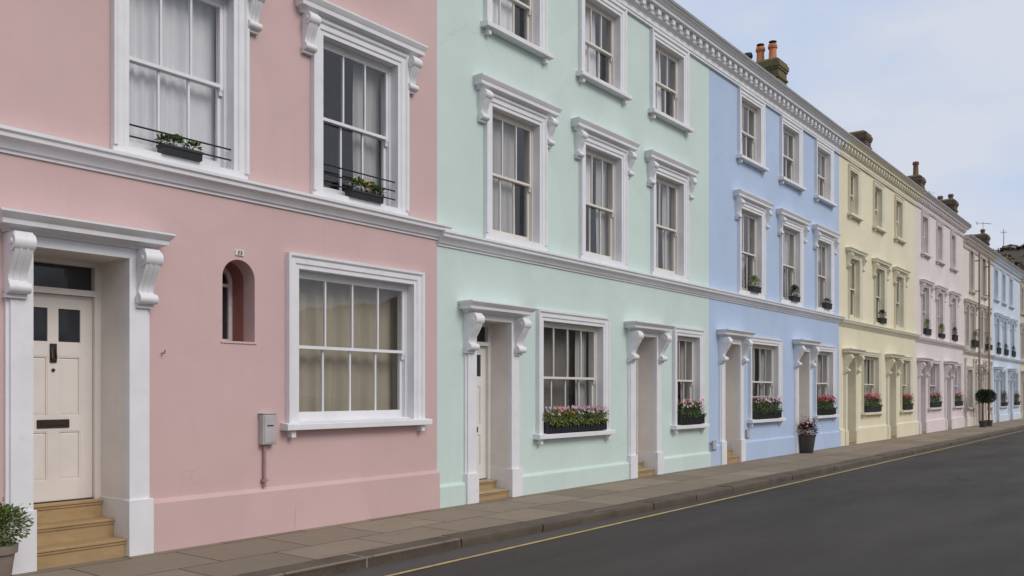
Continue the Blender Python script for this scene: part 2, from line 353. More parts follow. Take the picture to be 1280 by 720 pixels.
    def leaf(s, p, d, up, l, wd):
        d = d.normalized(); a = d.cross(up); 
        if a.length < 1e-3: a = d.orthogonal()
        a.normalize(); p = Vector(p); mid = p+d*l*0.5+a.cross(d)*l*0.08
        s.vf([p, mid+a*wd*0.5, p+d*l, mid-a*wd*0.5], [(0, 1, 2, 3)])
    def build(s, name, mats, parent=None, smooth=False, angle=None):
        me = bpy.data.meshes.new(name); me.from_pydata(s.v, [], s.f)
        if not isinstance(mats, (list, tuple)): mats = [mats]
        for m in mats: me.materials.append(m)
        if len(mats) > 1: me.polygons.foreach_set('material_index', s.mi)
        if smooth:
            me.polygons.foreach_set('use_smooth', [True]*len(me.polygons))
            try: me.set_sharp_from_angle(angle=radians(angle or 35))
            except Exception: pass
        me.update()
        o = bpy.data.objects.new(name, me); COL.objects.link(o)
        if parent: o.parent = parent
        return o
def tag(o, label=None, cat=None, group=None, kind=None):
    for k, v in (('label', label), ('category', cat), ('group', group), ('kind', kind)):
        if v: o[k] = v
    return o
def empty(name, loc, label, cat, group=None):
    o = bpy.data.objects.new(name, None); COL.objects.link(o); o.location = loc; o.empty_display_size = 0.2
    return tag(o, label, cat, group)
R = random.uniform

# ------------------------------------------------------------------ ground, road, pavement
def sheet(name, x0, x1, y0, y1, z, m, nx=1, ny=1, kind='structure'):
    b = MB(); vs = []; fs = []
    for j in range(ny+1):
        for i in range(nx+1): vs.append((x0+(x1-x0)*i/nx, y0+(y1-y0)*j/ny, z))
    for j in range(ny):
        for i in range(nx): fs.append((j*(nx+1)+i, j*(nx+1)+i+1, (j+1)*(nx+1)+i+1, (j+1)*(nx+1)+i))
    b.vf(vs, fs); return tag(b.build(name, m), kind=kind)
KY, KH = 5.95, 0.10
def kerb_y(x):
    P_ = [(-60, 6.10), (6.5, 6.11), (8.7, 6.02), (11, 5.94), (14, 5.915), (20, 5.87), (30, 5.85), (60, 5.85), (200, 5.85)]
    for (a, b_), (c, d) in zip(P_, P_[1:]):
        if x <= c:
            t = (x-a)/(c-a); t = t*t*(3-2*t) if a > 0 else t
            return b_+(d-b_)*t
    return 5.85
sheet('ground', -600, 900, -600, 700, -0.14, M['ground'])
sheet('road', -60, 190, -1.4, 6.2, -KH, M['asphalt'])
sheet('gutter', -60, 190, 5.735, 6.2, -KH+0.004, M['gutter'])
b = MB(); b.box(-60, 190, 6.125, D+0.6, -0.13, 0.0); tag(b.build('pavement', M['paving']), kind='structure')
# kerb stones, each with softened edges and open joints
b = MB(); x = -12.0; js = [5.70, 7.02, 10.93, 13.54]
cuts = [-12.0]
while cuts[-1] < 100: cuts.append(cuts[-1]+R(0.95, 1.5) if cuts[-1] > 14 or cuts[-1] < 3 else min([j for j in [4.45, 5.70, 7.02, 8.4, 9.7, 10.93, 12.25, 13.54, 15.2] if j > cuts[-1]+0.02]))
for x0, x1 in zip(cuts, cuts[1:]):
    dz = R(-0.004, 0.004); KY = kerb_y((x0+x1)/2); dy = R(-0.006, 0.006); ka, kb = kerb_y(x0)-KY, kerb_y(x1)-KY; g = 0.006 if random.random() > 0.25 else 0.014
    pts = [(KY+0.015+dy, -0.13), (KY+dy, -0.03+dz), (KY+0.006+dy, -0.008+dz), (KY+0.03+dy, 0.002+dz), (KY+0.298, 0.004+dz), (KY+0.298, -0.13)]
    if abs(x0-5.70) < 0.05 or abs(x1-5.70) < 0.05: pts[1] = (KY+0.012, -0.04); pts[3] = (KY+0.05, 0)
    b.prismx(pts, x0+g, x1-g); n_ = len(pts)
    for q in range(n_):
        v = b.v[-2*n_+q]; b.v[-2*n_+q] = (v[0], v[1]+ka, v[2]); v = b.v[-n_+q]; b.v[-n_+q] = (v[0], v[1]+kb, v[2])
tag(b.build('kerb', M['kerb'], smooth=True, angle=40), kind='structure')
b = MB(); b.box(-60, 10.5, 6.18, 6.3, -0.14, -0.012); b.box(10.5, 100, 6.02, 6.14, -0.14, -0.012); tag(b.build('kerb_bed', M['pot_dark']), kind='structure')
sheet('yellow_line', -60, 120, 5.665, 5.722, -KH+0.005, M['yline'])
b = MB(); b.box(-60, 100, -4.2, -1.4, -0.13, 0.0); tag(b.build('pavement_opposite', M['paving']), kind='structure')

# ------------------------------------------------------------------ house pieces (local: x along street, -y to street)
def bracket(par, x, w_, ztop, H, P_, mat):
    b = MB()
    prof = [(0, 0), (0.86, 0), (0.96, -0.05), (1.0, -0.12), (1.0, -0.20), (0.95, -0.28), (0.84, -0.38), (0.68, -0.50), (0.50, -0.62), (0.40, -0.71), (0.38, -0.77),
            (0.50, -0.80), (0.57, -0.86), (0.55, -0.93), (0.44, -0.985), (0.3, -1.0), (0.12, -0.97), (0, -0.97)]
    pts = [(-p*P_, ztop+z*H) for p, z in prof]
    b.prismx(pts, x, x+w_)
    e = 0.012*w_/0.12
    b.cylx(x-e, x+w_+e, -0.46*P_, ztop-0.895*H, 0.095*H, 18)          # lower volute
    b.cylx(x-e*0.8, x+w_+e*0.8, -0.74*P_, ztop-0.17*H, 0.15*H, 20)     # upper volute
    b.cylx(x-e*1.6, x+w_+e*1.6, -0.74*P_, ztop-0.17*H, 0.055*H, 12)
    for k in (0.26, 0.62):                                             # ribs down the face
        pr = [(-(p*P_+0.006), ztop+z*H) for p, z in prof[2:11]]+[(-(p*P_-0.02), ztop+z*H) for p, z in prof[10:1:-1]]
        b.prismx(pr, x+w_*k, x+w_*(k+0.12))
    b.box(x-0.008, x+w_+0.008, -0.35*P_, 0, ztop-1.06*H, ztop-0.985*H)
    return b.build('bracket', mat, par, True, 40)

def win_hood(par, x0, x1, z, P_, mat, th=0.15):
    b = MB(); k = th/0.15
    b.ledge(x0, x1, [(P_*0.30, z), (P_*0.34, z+0.02*k), (P_*0.62, z+0.045*k), (P_*0.78, z+0.05*k), (P_*0.80, z+0.09*k), (P_*0.90, z+0.11*k), (P_*0.98, z+0.135*k), (P_, z+0.14*k), (P_, z+0.158*k), (P_*0.2, z+0.19*k)], sp=0.6)
    return b.build('hood', mat, par, True, 25)

ARCH = [(0, -0.15), (0, 0.030), (0.045, 0.030), (0.052, 0.042), (0.058, 0.046), (0.115, 0.046), (0.122, 0.058), (0.135, 0.068), (0.165, 0.070), (0.165, 0)]
def window(h, x0, x1, z0, z1, panes=3, hood=False, sill=True, trim='white', rail=0, arch=0.165, cill_brk=True, hood_th=0.15, bottom=0.09, pane_m='glass', split=0.5, sash_m=None):
    if trim == 'white' and sash_m is None and h['label'][:4] != 'soft': sash_m = 'sash_white'
    tm = M[trim]
    k = arch/0.165
    b = MB(); b.frame_u(x0, x1, z0-0.0, z1, [(w*k, p) for w, p in ARCH])
    wn = b.build('window', tm, h, True, 30); sm = M[sash_m] if sash_m else tm
    b = MB()
    b.box(x0-0.02, x0+0.035, 0.095, 0.24, z0, z1+0.02); b.box(x1-0.035, x1+0.02, 0.095, 0.24, z0, z1+0.02); b.box(x0+0.035, x1-0.035, 0.095, 0.24, z1-0.035, z1+0.02)
    b.cur = 1; b.box(x0-0.02, x1+0.02, 0.05, 0.26, z0-0.05, z0+0.03); b.cur = 0
    b.cur = 1
    if not sill: b.box(x0-arch*0.98, x1+arch*0.98, -0.045, 0.06, z0-0.13, z0+0.012)
    b.build('frame', [sm, tm], wn)
    a0, a1, c0, c1 = x0+0.035, x1-0.035, z0+0.03, z1-0.035
    zm = c0+(c1-c0)*split; st = 0.042
    def sash(y, lo, hi, bot, top, horns):
        s = MB()
        s.box(a0, a0+st, y, y+0.04, lo, hi); s.box(a1-st, a1, y, y+0.04, lo, hi)
        s.box(a0+st, a1-st, y+0.001, y+0.039, lo, lo+bot); s.box(a0+st, a1-st, y+0.001, y+0.039, hi-top, hi)
        for i in range(1, panes):
            cx = a0+st+(a1-a0-2*st)*i/panes
            s.box(cx-0.011, cx+0.011, y+0.004, y+0.034, lo+bot, hi-top)
        if horns:
            for xx in (a0, a1-st):
                s.prismx([(y+0.001, lo+0.01), (y+0.039, lo+0.01), (y+0.039, lo-0.03), (y+0.028, lo-0.075), (y+0.016, lo-0.08), (y+0.012, lo-0.04), (y+0.001, lo-0.02)], xx+0.001, xx+st-0.001)
        s.build('sash', sm, wn)
        g = MB(); g.box(a0+st*0.6, a1-st*0.6, y+0.016, y+0.020, lo+bot*0.6, hi-top*0.6); g.build('pane', M[pane_m], wn)
    sash(0.105, zm-0.018, c1, 0.036, 0.05, True)
    sash(0.150, c0, zm+0.018, bottom, 0.036, False)
    if sill:
        s = MB(); e = arch+0.07
        s.prismx([(0.05, z0-0.075), (-0.13, z0-0.075), (-0.135, z0-0.07), (-0.135, z0-0.012), (-0.128, z0-0.004), (0.05, z0+0.014)], x0-e, x1+e)
        if cill_brk:
            for xx in (x0-arch+0.02, x1+arch-0.08): s.box(xx, xx+0.06, -0.085, 0.0, z0-0.155, z0-0.074)
        s.build('sill', tm, wn)
    if hood:
        zt = z1+arch*k
        win_hood(wn, x0-arch-0.13, x1+arch+0.13, zt-0.012, 0.175, tm, hood_th)
        for xx in (x0-arch-0.125, x1+arch-0.005): bracket(wn, xx, 0.13, zt-0.012, 0.42, 0.15, tm)
    for r in range(rail):
        q = MB(); zz = z0+0.13+0.11*r; q.tube([(x0-0.0, 0.03, zz), (x1+0.0, 0.03, zz)], 0.009, 6); q.build('guard_rail', M['iron'], wn)
    return wn

def door_leaf(h, x0, x1, z0, z1, y, mat, detail=True, glassy=True):
    """panelled door with two top lights"""
    b = MB(); W = x1-x0; H = z1-z0; st = 0.115; mid = (x0+x1)/2; ms = 0.05
    zr = [z0, z0+0.19, z0+0.19+H*0.24, z0+0.19+H*0.24+0.14, z0+H*0.70, z0+H*0.70+0.14, z1-0.13, z1]
    yf, yb = y, y+0.045
    b.box(x0, x0+st, yf, yb, z0, z1); b.box(x1-st, x1, yf, yb, z0, z1); b.box(mid-ms, mid+ms, yf, yb, zr[1], zr[6])
    for a, c in ((zr[0], zr[1]), (zr[2], zr[3]), (zr[4], zr[5]), (zr[6], zr[7])): b.box(x0+st, x1-st, yf+0.0005, yb-0.0005, a, c)
    for a, c in ((x0+st, mid-ms), (mid+ms, x1-st)):
        for lo, hi in ((zr[1], zr[2]), (zr[3], zr[4])):
            b.box(a, c, yf+0.022, yb-0.004, lo, hi)
            i0, i1, l0, l1 = a+0.03, c-0.03, lo+0.03, hi-0.03        # raised field with sloping edge
            b.vf([(a, yf+0.0215, lo), (c, yf+0.0215, lo), (c, yf+0.0215, hi), (a, yf+0.0215, hi), (i0, yf+0.010, l0), (i1, yf+0.010, l0), (i1, yf+0.010, l1), (i0, yf+0.010, l1)],
                 [(0, 1, 5, 4), (1, 2, 6, 5), (2, 3, 7, 6), (3, 0, 4, 7), (4, 5, 6, 7)])
            b.box(a, a+0.012, yf+0.004, yf+0.03, lo, hi); b.box(c-0.012, c, yf+0.004, yf+0.03, lo, hi)
            b.box(a+0.012, c-0.012, yf+0.004, yf+0.03, lo, lo+0.012); b.box(a+0.012, c-0.012, yf+0.004, yf+0.03, hi-0.012, hi)
    d = b.build('door', M[mat], h)
    for a, c in ((x0+st, mid-ms), (mid+ms, x1-st)):
        g = MB(); g.box(a-0.004, c+0.004, yf+0.018, yf+0.026, zr[5]-0.004, zr[6]+0.004); g.build('pane', M['dark_glass'], d)
    if detail:
        q = MB(); q.box(mid-0.032, mid+0.032, yf-0.012, yf-0.001, zr[4]+0.02-0.15, zr[5]-0.01, 0.004)
        q.lathe([(0.006, 0), (0.02, 0.004), (0.02, 0.012)], mid, 0, 12); 
        q = MB(); q.box(mid-0.032, mid+0.032, yf-0.014, yf-0.001, zr[4]-0.06, zr[5]-0.02, 0.004)
        q.tube([(mid-0.018, yf-0.016, zr[5]-0.06), (mid-0.02, yf-0.035, zr[4]-0.02), (mid, yf-0.04, zr[4]-0.035), (mid+0.02, yf-0.035, zr[4]-0.02), (mid+0.018, yf-0.016, zr[5]-0.06)], 0.006, 6)
        q.build('knocker', M['brown_metal'], d)
        q = MB(); q.tube([(mid, yf-0.012, zr[4]-0.13), (mid, yf+0.0, zr[4]-0.13)], 0.016, 12); q.build('keyhole_plate', M['brown_metal'], d)
        q = MB(); zc = (zr[2]+zr[3])/2; q.box(mid-0.15, mid+0.15, yf-0.012, yf-0.001, zc-0.04, zc+0.04, 0.004); q.box(mid-0.11, mid+0.11, yf-0.018, yf-0.012, zc-0.018, zc+0.022, 0.003)
        q.build('letterbox', M['brown_metal'], d)
    return d

def door_set(h, x0, x1, zf, zl, trim='white', door='door_white', steps=2, hood_top=None, step_m='step', detail=True, pil=0.185, plz=None, dep=0.54):
    """opening x0..x1, floor zf, lintel zl"""
    tm = M[trim]; b = MB()
    b.frame_u(x0, x1, 0.0, zl, [(0, -0.02), (0, 0.055), (pil, 0.055), (pil, 0.0)])
    b.frame_u(x0-pil, x1+pil, 0.0, zl+0.02, [(-0.0, 0.03), (0.03, 0.03), (0.03, 0)])
    pz = plz or zf+0.02
    for a, c in ((x0-pil-0.045, x0), (x1, x1+pil+0.045)):
        s_ = -1 if a < x0 else 1
        b.box(a-0.0 if s_ < 0 else a-0.018, c+(0.018 if s_ < 0 else 0), -0.085, 0.02, 0.0, pz, 0.004)
        # skirting inside the reveal
        if s_ < 0: b.box(x0-0.01, x0+0.016, 0.02, dep-0.06, 0, pz)
        else: b.box(x1-0.016, x1+0.01, 0.02, dep-0.06, 0, pz)
    sur = b.build('door_surround', tm, h)
    q = MB(); q.frame_u(x0, x1, 0.0, zl, [(0, -dep), (0, -0.0205)]); q.build('reveal', M['offwhite_bounce' if trim == 'white' else trim], sur)  # with white trim, the lining colour carries the warm bounce
    ht = hood_top or zl+0.25
    win_hood(sur, x0-pil-0.0, x1+pil+0.0, ht-0.175, 0.27, tm, 0.15)
    b = MB(); b.box(x0-pil+0.002, x1+pil-0.002, -0.06, 0.0, zl+pil-0.03, ht-0.17); b.build('frieze', tm, sur)
    for xx in (x0-pil-0.035, x1+pil-0.115): bracket(sur, xx, 0.15, ht-0.18, 0.52, 0.235, tm)
    # inner frame, transom, fanlight
    zt = zl-0.28; b = MB(); yi = dep-0.06
    b.box(x0, x0+0.06, yi, dep+0.06, zf, zl); b.box(x1-0.06, x1, yi, dep+0.06, zf, zl); b.box(x0+0.06, x1-0.06, yi, dep+0.06, zl-0.05, zl)
    b.box(x0+0.06, x1-0.06, yi-0.015, dep+0.06, zt-0.055, zt)
    fr = b.build('door_frame', M[door], h)
    g = MB(); g.box(x0+0.055, x1-0.055, dep+0.01, dep+0.016, zt-0.005, zl-0.045); g.build('fanlight', M['dark_glass'], fr)
    door_leaf(h, x0+0.062, x1-0.062, zf+0.012, zt-0.058, dep-0.01, door, detail)
    b = MB(); b.box(x0+0.06, x1-0.06, dep-0.03, dep+0.05, zf-0.002, zf+0.010); b.build('threshold', M['brown_metal'], h)
    # steps
    b = MB(); rise = zf/steps; run = min(0.22, (dep-0.1)/(steps-1)) if steps > 2 else 0.26
    y1 = dep+0.05
    for k in range(steps):
        top = rise*(k+1); yf = -0.035+run*k if steps > 2 else -0.02+run*k*0.9
        b.cur = 0; b.box(x0+0.018, x1-0.018, yf+0.02, y1, rise*k if k else 0.0, top-0.028)
        b.cur = 1; b.box(x0+0.0165, x1-0.0165, yf-0.004, y1, top-0.026, top, 0.005)
        b.cur = 0; b.box(x0+0.018, x1-0.018, yf+0.008, yf+0.02, top-0.048, top-0.027)
    b.build('doorstep', [M[step_m], M['tread'] if steps < 3 else M['step']], h)
    return sur

def wall_mesh(h, W, T, openings, mat, niches=()):
    xs = sorted(set([0, W]+[v for o in openings for v in o[:2]]+[v for n in niches for v in (n[0], n[1])]))
    zs = sorted(set([0, T]+[v for o in openings for v in o[2:4]]+[v for n in niches for v in (n[2], n[3]+(n[1]-n[0])/2)]))
    b = MB(); th = 0.30
    b.cur = 0
    for i in range(len(xs)-1):
        for j in range(len(zs)-1):
            cx, cz = (xs[i]+xs[i+1])/2, (zs[j]+zs[j+1])/2
            if any(o[0] < cx < o[1] and o[2] < cz < o[3] for o in openings): continue
            if any(n[0] < cx < n[1] and n[2] < cz < n[3]+(n[1]-n[0])/2 for n in niches): continue
            b.vf([(xs[i], 0, zs[j]), (xs[i+1], 0, zs[j]), (xs[i+1], 0, zs[j+1]), (xs[i], 0, zs[j+1])], [(0, 1, 2, 3)])
            b.cur = 1
            b.vf([(xs[i], th, zs[j]), (xs[i+1], th, zs[j]), (xs[i+1], th, zs[j+1]), (xs[i], th, zs[j+1])], [(3, 2, 1, 0)])
            b.cur = 0
    for x0, x1, z0, z1 in openings:
        b.vf([(x0, 0, z0), (x1, 0, z0), (x1, 0, z1), (x0, 0, z1), (x0, th, z0), (x1, th, z0), (x1, th, z1), (x0, th, z1)],
             [(0, 4, 5, 1), (1, 5, 6, 2), (2, 6, 7, 3), (3, 7, 4, 0)])
    for x0, x1, z0, zs_ in niches:
        r = (x1-x0)/2; cx = (x0+x1)/2; n = 24
        arc = [(cx+r*cos(pi-pi*k/n), zs_+r*sin(pi-pi*k/n)) for k in range(n+1)]
        top = zs_+r
        for k in range(n):
            (ax, az), (bx, bz) = arc[k], arc[k+1]
            b.vf([(ax, 0, az), (bx, 0, bz), (bx, 0, top), (ax, 0, top)], [(0, 1, 2, 3)])
        path = [(x0, z0)]+arc+[(x1, z0)]
        d = 0.20
        for k in range(len(path)):
            (ax, az), (bx, bz) = path[k], path[(k+1) % len(path)]
            b.vf([(ax, 0, az), (bx, 0, bz), (bx, d, bz), (ax, d, az)], [(0, 3, 2, 1)])
    # shell: party walls, back wall, floors
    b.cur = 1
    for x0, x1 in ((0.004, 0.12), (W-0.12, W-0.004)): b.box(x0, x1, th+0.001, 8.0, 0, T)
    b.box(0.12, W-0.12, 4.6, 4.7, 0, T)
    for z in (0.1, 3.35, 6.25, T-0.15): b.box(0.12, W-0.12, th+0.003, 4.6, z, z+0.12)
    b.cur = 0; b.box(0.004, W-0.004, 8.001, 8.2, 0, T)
    return b.build('wall', [M[mat], M['interior']], h)

def plinth(h, W, ht, gaps, mat, p=0.045):
    b = MB(); xs = [0]+[v for g in gaps for v in g]+[W]
    for a, c in zip(xs[0::2], xs[1::2]):
        if c-a < 0.02: continue
        b.prismx([(0.02, 0), (-p, 0), (-p, ht-0.03), (-p*0.8, ht-0.01), (0.02, ht+0.02)], a+0.001, c-0.001)
    return b.build('plinth', M[mat], h)

def string_course(h, W, zt, mat, retr=True, H=0.21, p=0.15, retl=False):
    b = MB(); z = zt-H; k = H/0.21; q = p/0.15
    b.ledge(0.001, W-0.001, [(0.02*q, z), (0.022*q, z+0.03*k), (0.045*q, z+0.035*k), (0.055*q, z+0.06*k), (0.09*q, z+0.10*k), (0.125*q, z+0.115*k), (0.128*q, z+0.15*k), (0.145*q, z+0.16*k), (0.15*q, z+0.165*k), (0.15*q, z+0.195*k), (0.02*q, z+0.225*k)], retl, retr)
    return b.build('string_course', M[mat], h, True, 22)

def cornice(h, W, T, mat, retr=False, dent=0.28, lowmat='lead', retl=False):
    b = MB(); t = T
    b.ledge(0.001, W-0.001, [(0.02, t-0.47), (0.05, t-0.465), (0.05, t-0.43), (0.065, t-0.42), (0.065, t-0.395), (0.028, t-0.385), (0.028, t-0.30), (0.045, t-0.29), (0.06, t-0.265), (0.10, t-0.25), (0.10, t-0.135),
            (0.12, t-0.13), (0.20, t-0.125), (0.21, t-0.12), (0.215, t-0.075), (0.235, t-0.065), (0.26, t-0.03), (0.285, t-0.012), (0.30, t-0.01), (0.30, t+0.03), (0.0, t+0.035)], retl, retr, 0.05)
    n = max(1, int(W/dent))
    for i in range(n):
        x = (i+0.5)*W/n
        b.box(x-0.06, x+0.06, -0.165, -0.09, t-0.232, t-0.131)
    c = b.build('cornice', M[mat], h, True, 22)
    g = MB(); g.prismx([(-0.301, t-0.0), (-0.32, t+0.01), (-0.335, t+0.045), (-0.335, t+0.06), (-0.32, t+0.06), (-0.30, t+0.04), (0.0, t+0.055), (0.0, t+0.036)], 0.001, W-0.001)
    g.build('gutter_lip', M['lead_light'], c)
    return c

def roof(h, W, T):
    b = MB(); y0, yr = 0.15, 4.1; z0, zr = T-0.02, T+1.75
    b.vf([(0.01, y0, z0), (W-0.01, y0, z0), (W-0.01, yr, zr), (0.01, yr, zr), (0.01, 8.3, T-0.05), (W-0.01, 8.3, T-0.05)], [(0, 1, 2, 3), (3, 2, 5, 4), (0, 3, 4), (1, 5, 2), (0, 4, 5, 1)])
    r = b.build('roof', M['slate'], h)
    return r

def chimney(rf, W, T, ztop, pots, mat='chimney', y0=1.65, y1=3.15, xw=0.34):
    b = MB(); xa, xb = W-xw, W+xw; z0 = T-0.1
    b.box(xa, xb, y0, y1, z0, ztop-0.36); b.box(xa-0.035, xb+0.035, y0-0.035, y1+0.035, ztop-0.62, ztop-0.56)
    for e, a, c in ((0.03, 0.36, 0.29), (0.055, 0.29, 0.16), (0.02, 0.16, 0.08)): b.box(xa-e, xb+e, y0-e, y1+e, ztop-a, ztop-c)
    b.cur = 1
    b.vf([(xa-.02, y0-.02, ztop-.08), (xb+.02, y0-.02, ztop-.08), (xb+.02, y1+.02, ztop-.08), (xa-.02, y1+.02, ztop-.08), (xa+.12, y0+.12, ztop+.02), (xb-.12, y0+.12, ztop+.02), (xb-.12, y1-.12, ztop+.02), (xa+.12, y1-.12, ztop+.02)],
         [(0, 1, 5, 4), (1, 2, 6, 5), (2, 3, 7, 6), (3, 0, 4, 7), (4, 5, 6, 7)])
    c = b.build('chimney', [M[mat], M['moss']], rf)
    for y, hh, m, cap in pots:
        q = MB(); r = 0.12
        q.cur = 0
        q.lathe([(r*1.1, -0.03), (r*1.1, 0.03), (r, 0.05), (r*0.9, hh-0.14), (r*1.15, hh-0.12), (r*1.18, hh-0.06), (r*1.05, hh-0.04), (r*1.05, hh), (r*0.8, hh)], W, y, 20, ztop)
        if cap:
            q.cur = 1
            for s1, s2 in ((1, 1), (1, -1), (-1, 1), (-1, -1)): q.tube([(W+s1*0.06, y+s2*0.06, ztop+hh-0.01), (W+s1*0.06, y+s2*0.06, ztop+hh+0.06)], 0.008, 5)
            q.lathe([(0.07, 0.05), (0.12, 0.07), (0.115, 0.085), (0.03, 0.11)], W, y, 18, ztop+hh)
        q.build('chimney_pot', [M[m], M['brown_metal']], c, True, 40)
    return c

def curtain(X, x0, x1, z0, z1, y, mat, label, folds=11, name='curtain', gather=0.0):
    b = MB(); n = max(14, int((x1-x0)*90)); vs = []; fs = []; ph = R(0, 6)
    for j in range(9):
        v = j/8
        for i in range(n+1):
            u = i/n; amp = (0.018 if mat == 'net' or mat == 'beige' else 0.010)*(0.6+0.4*sin(3*u+ph))
            vs.append((x0+(x1-x0)*u*(1-gather*v*0.0), y+amp*sin(2*pi*folds*u*(x1-x0)+ph+0.5*sin(2*v))+0.01*sin(7*u+4*v), z1+(z0-z1)*v))
    for j in range(8):
        for i in range(n): fs.append((j*(n+1)+i, j*(n+1)+i+1, (j+1)*(n+1)+i+1, (j+1)*(n+1)+i))
    b.vf([(a-x0, b_-y, c-z0) for a, b_, c in vs], fs)
    o = b.build(name, M[mat], None, True, 180); o.location = (X+x0, D+y, z0)
    return tag(o, label, 'curtain', 'curtains and blinds behind the sash windows')

# ------------------------------------------------------------------ planting
def clump(b, c, r, n, l, wd, up=0.5, droop=0.0):
    for _ in range(n):
        d = Vector((random.gauss(0, 1), random.gauss(0, 1), random.gauss(0, 1)+up)).normalized()
        rr = (random.random()**0.45)
        p = Vector((c[0]+d.x*r[0]*rr, c[1]+d.y*r[1]*rr, c[2]+d.z*r[2]*rr))
        dd = d+Vector((R(-.6, .6), R(-.6, .6), R(-.5, .6)-droop))
        b.leaf(p, dd, Vector((R(-1, 1), R(-1, 1), 1)), l*R(0.6, 1.2), wd*R(0.7, 1.2))
def flower(b, p, r, nrm):
    nrm = nrm.normalized(); a = nrm.orthogonal().normalized(); c = nrm.cross(a); p = Vector(p)
    n = 5; ph = R(0, 6)
    for k in range(n):
        t = ph+2*pi*k/n; d = (a*cos(t)+c*sin(t)); e = (a*cos(t+0.5)+c*sin(t+0.5)); g = (a*cos(t-0.5)+c*sin(t-0.5))
        b.vf([p, p+g*r*0.75+nrm*r*0.25, p+d*r+nrm*r*0.3, p+e*r*0.75+nrm*r*0.25], [(0, 1, 2, 3)])
def flower_box(name, loc, w_, dpt, ht, label, leaf='leaf', petals=(), fh=0.26, nleaf=900, nfl=70, ribs=True, cat='window box', group='flower boxes on the ground floor sills', pots=0):
    e = empty(name, loc, label, cat, group)
    b = MB(); t = 0.014
    b.box(-w_/2, w_/2, -dpt/2, -dpt/2+t, 0, ht); b.box(-w_/2, w_/2, dpt/2-t, dpt/2, 0, ht)
    b.box(-w_/2, -w_/2+t, -dpt/2+t, dpt/2-t, 0, ht); b.box(w_/2-t, w_/2, -dpt/2+t, dpt/2-t, 0, ht); b.box(-w_/2+t, w_/2-t, -dpt/2+t, dpt/2-t, 0, ht*0.8)
    b.box(-w_/2-0.008, w_/2+0.008, -dpt/2-0.01, -dpt/2+0.004, ht-0.022, ht+0.004)
    if ribs:
        n = int(w_/0.075)
        for i in range(n): x = -w_/2+(i+0.5)*w_/n; b.box(x-0.02, x+0.02, -dpt/2-0.008, -dpt/2+0.001, 0.015, ht-0.03)
    b.build('trough', M['trough'], e)
    for i in range(pots):
        q = MB(); x = -w_/2+(i+0.5)*w_/pots; r = w_/pots*0.42
        q.lathe([(r*0.75, 0), (r, ht*1.1), (r*1.1, ht*1.1), (r*1.1, ht*1.25), (r*0.85, ht*1.25)], x, -dpt/2-r*0.3, 14, 0.01); q.build('plant_pot', M['trough'], e, True, 40)
    b = MB()
    nc = max(3, int(w_/0.11))
    for i in range(nc):
        x = -w_/2+(i+0.5)*w_/nc+R(-.02, .02)
        hh = fh*R(0.75, 1.1)
        clump(b, (x, R(-.03, .01), ht+hh*0.42), (w_/nc*0.8, dpt*0.62, hh*0.5), nleaf//nc, 0.05, 0.022, 0.3)
    for _ in range(nleaf//7): # trailing bits
        b.leaf((R(-w_/2, w_/2), -dpt/2-R(0.0, 0.03), ht+R(-0.04, 0.04)), Vector((R(-.5, .5), -0.6, R(-1, .2))), Vector((0, 0, 1)), 0.05, 0.022)
    b.build('foliage', M[leaf], e)
    if petals:
        b = MB()
        for k in range(nfl):
            b.cur = random.randrange(len(petals)); x = R(-w_/2, w_/2)
            s_ = math.sin(x*9+b.cur*2.1)
            flower(b, (x, R(-dpt*0.75, dpt*0.3), ht+fh*R(0.55, 1.12)), R(0.018, 0.032), Vector((R(-.5, .5), -1, R(0.0, 1.2))))
        b.build('flowers', [M[p] for p in petals], e)
    return e

# ------------------------------------------------------------------ the terrace
BX = [0.29, 8.69, 17.05, 25.61, 34.37, 42.85, 49.93, 59.02, 67.4]
E_ = 0.03
def grow(o): return (o[0]-E_, o[1]+E_, o[2]-E_, o[3]+E_)

def make_house(i, label, wall, trim, T, zs, gw, doors, f1, f2, door='door_white', steps=2, zf=0.25, zl=2.57, hood_top=2.82, plinth_h=0.30, f1z=(3.82, 5.66), f2z=(6.80, 8.16),
               detail=True, H1=0.17, arch=0.165, retr=False, rails=(), niches=(), plz=0.42, doors_steps=None, dwidth=0.0):
    W = BX[i+1]-BX[i]
    h = empty('terraced_house', (BX[i], D, 0), label, 'house', 'painted houses of the terrace')
    ops = []
    for (a, c) in doors: ops.append((a-0.012, c+0.012, -0.0, zl+0.012))
    for (a, c, z0, z1, n) in gw: ops.append(grow((a, c, z0, z1)))
    for (a, c) in f1: ops.append(grow((a, c, f1z[0], f1z[1])))
    for (a, c) in f2: ops.append(grow((a, c, f2z[0], f2z[1])))
    wall_mesh(h, W, T-0.02, ops, wall, niches)
    PIL = 0.185
    plinth(h, W, plinth_h, [(a-PIL-0.04, c+PIL+0.04) for a, c in doors], wall, 0.05)
    string_course(h, W, zs, trim, retr)
    cornice(h, W, T, trim, retr)
    rf = roof(h, W, T)
    for k, (a, c) in enumerate(doors):
        door_set(h, a, c, zf, zl, trim, door, steps if not doors_steps else doors_steps[k], hood_top, detail=detail, plz=plz, dep=0.54 if i == 0 else 0.40)
    for (a, c, z0, z1, n) in gw: window(h, a, c, z0, z1, n, False, True, trim, 0, arch)
    for k, (a, c) in enumerate(f1): window(h, a, c, f1z[0], f1z[1], 3, True, False, trim, rails[k] if k < len(rails) else 0, arch, hood_th=H1)
    for (a, c) in f2: window(h, a, c, f2z[0], f2z[1], 3, False, True, trim, 0, arch)
    return h, rf, W

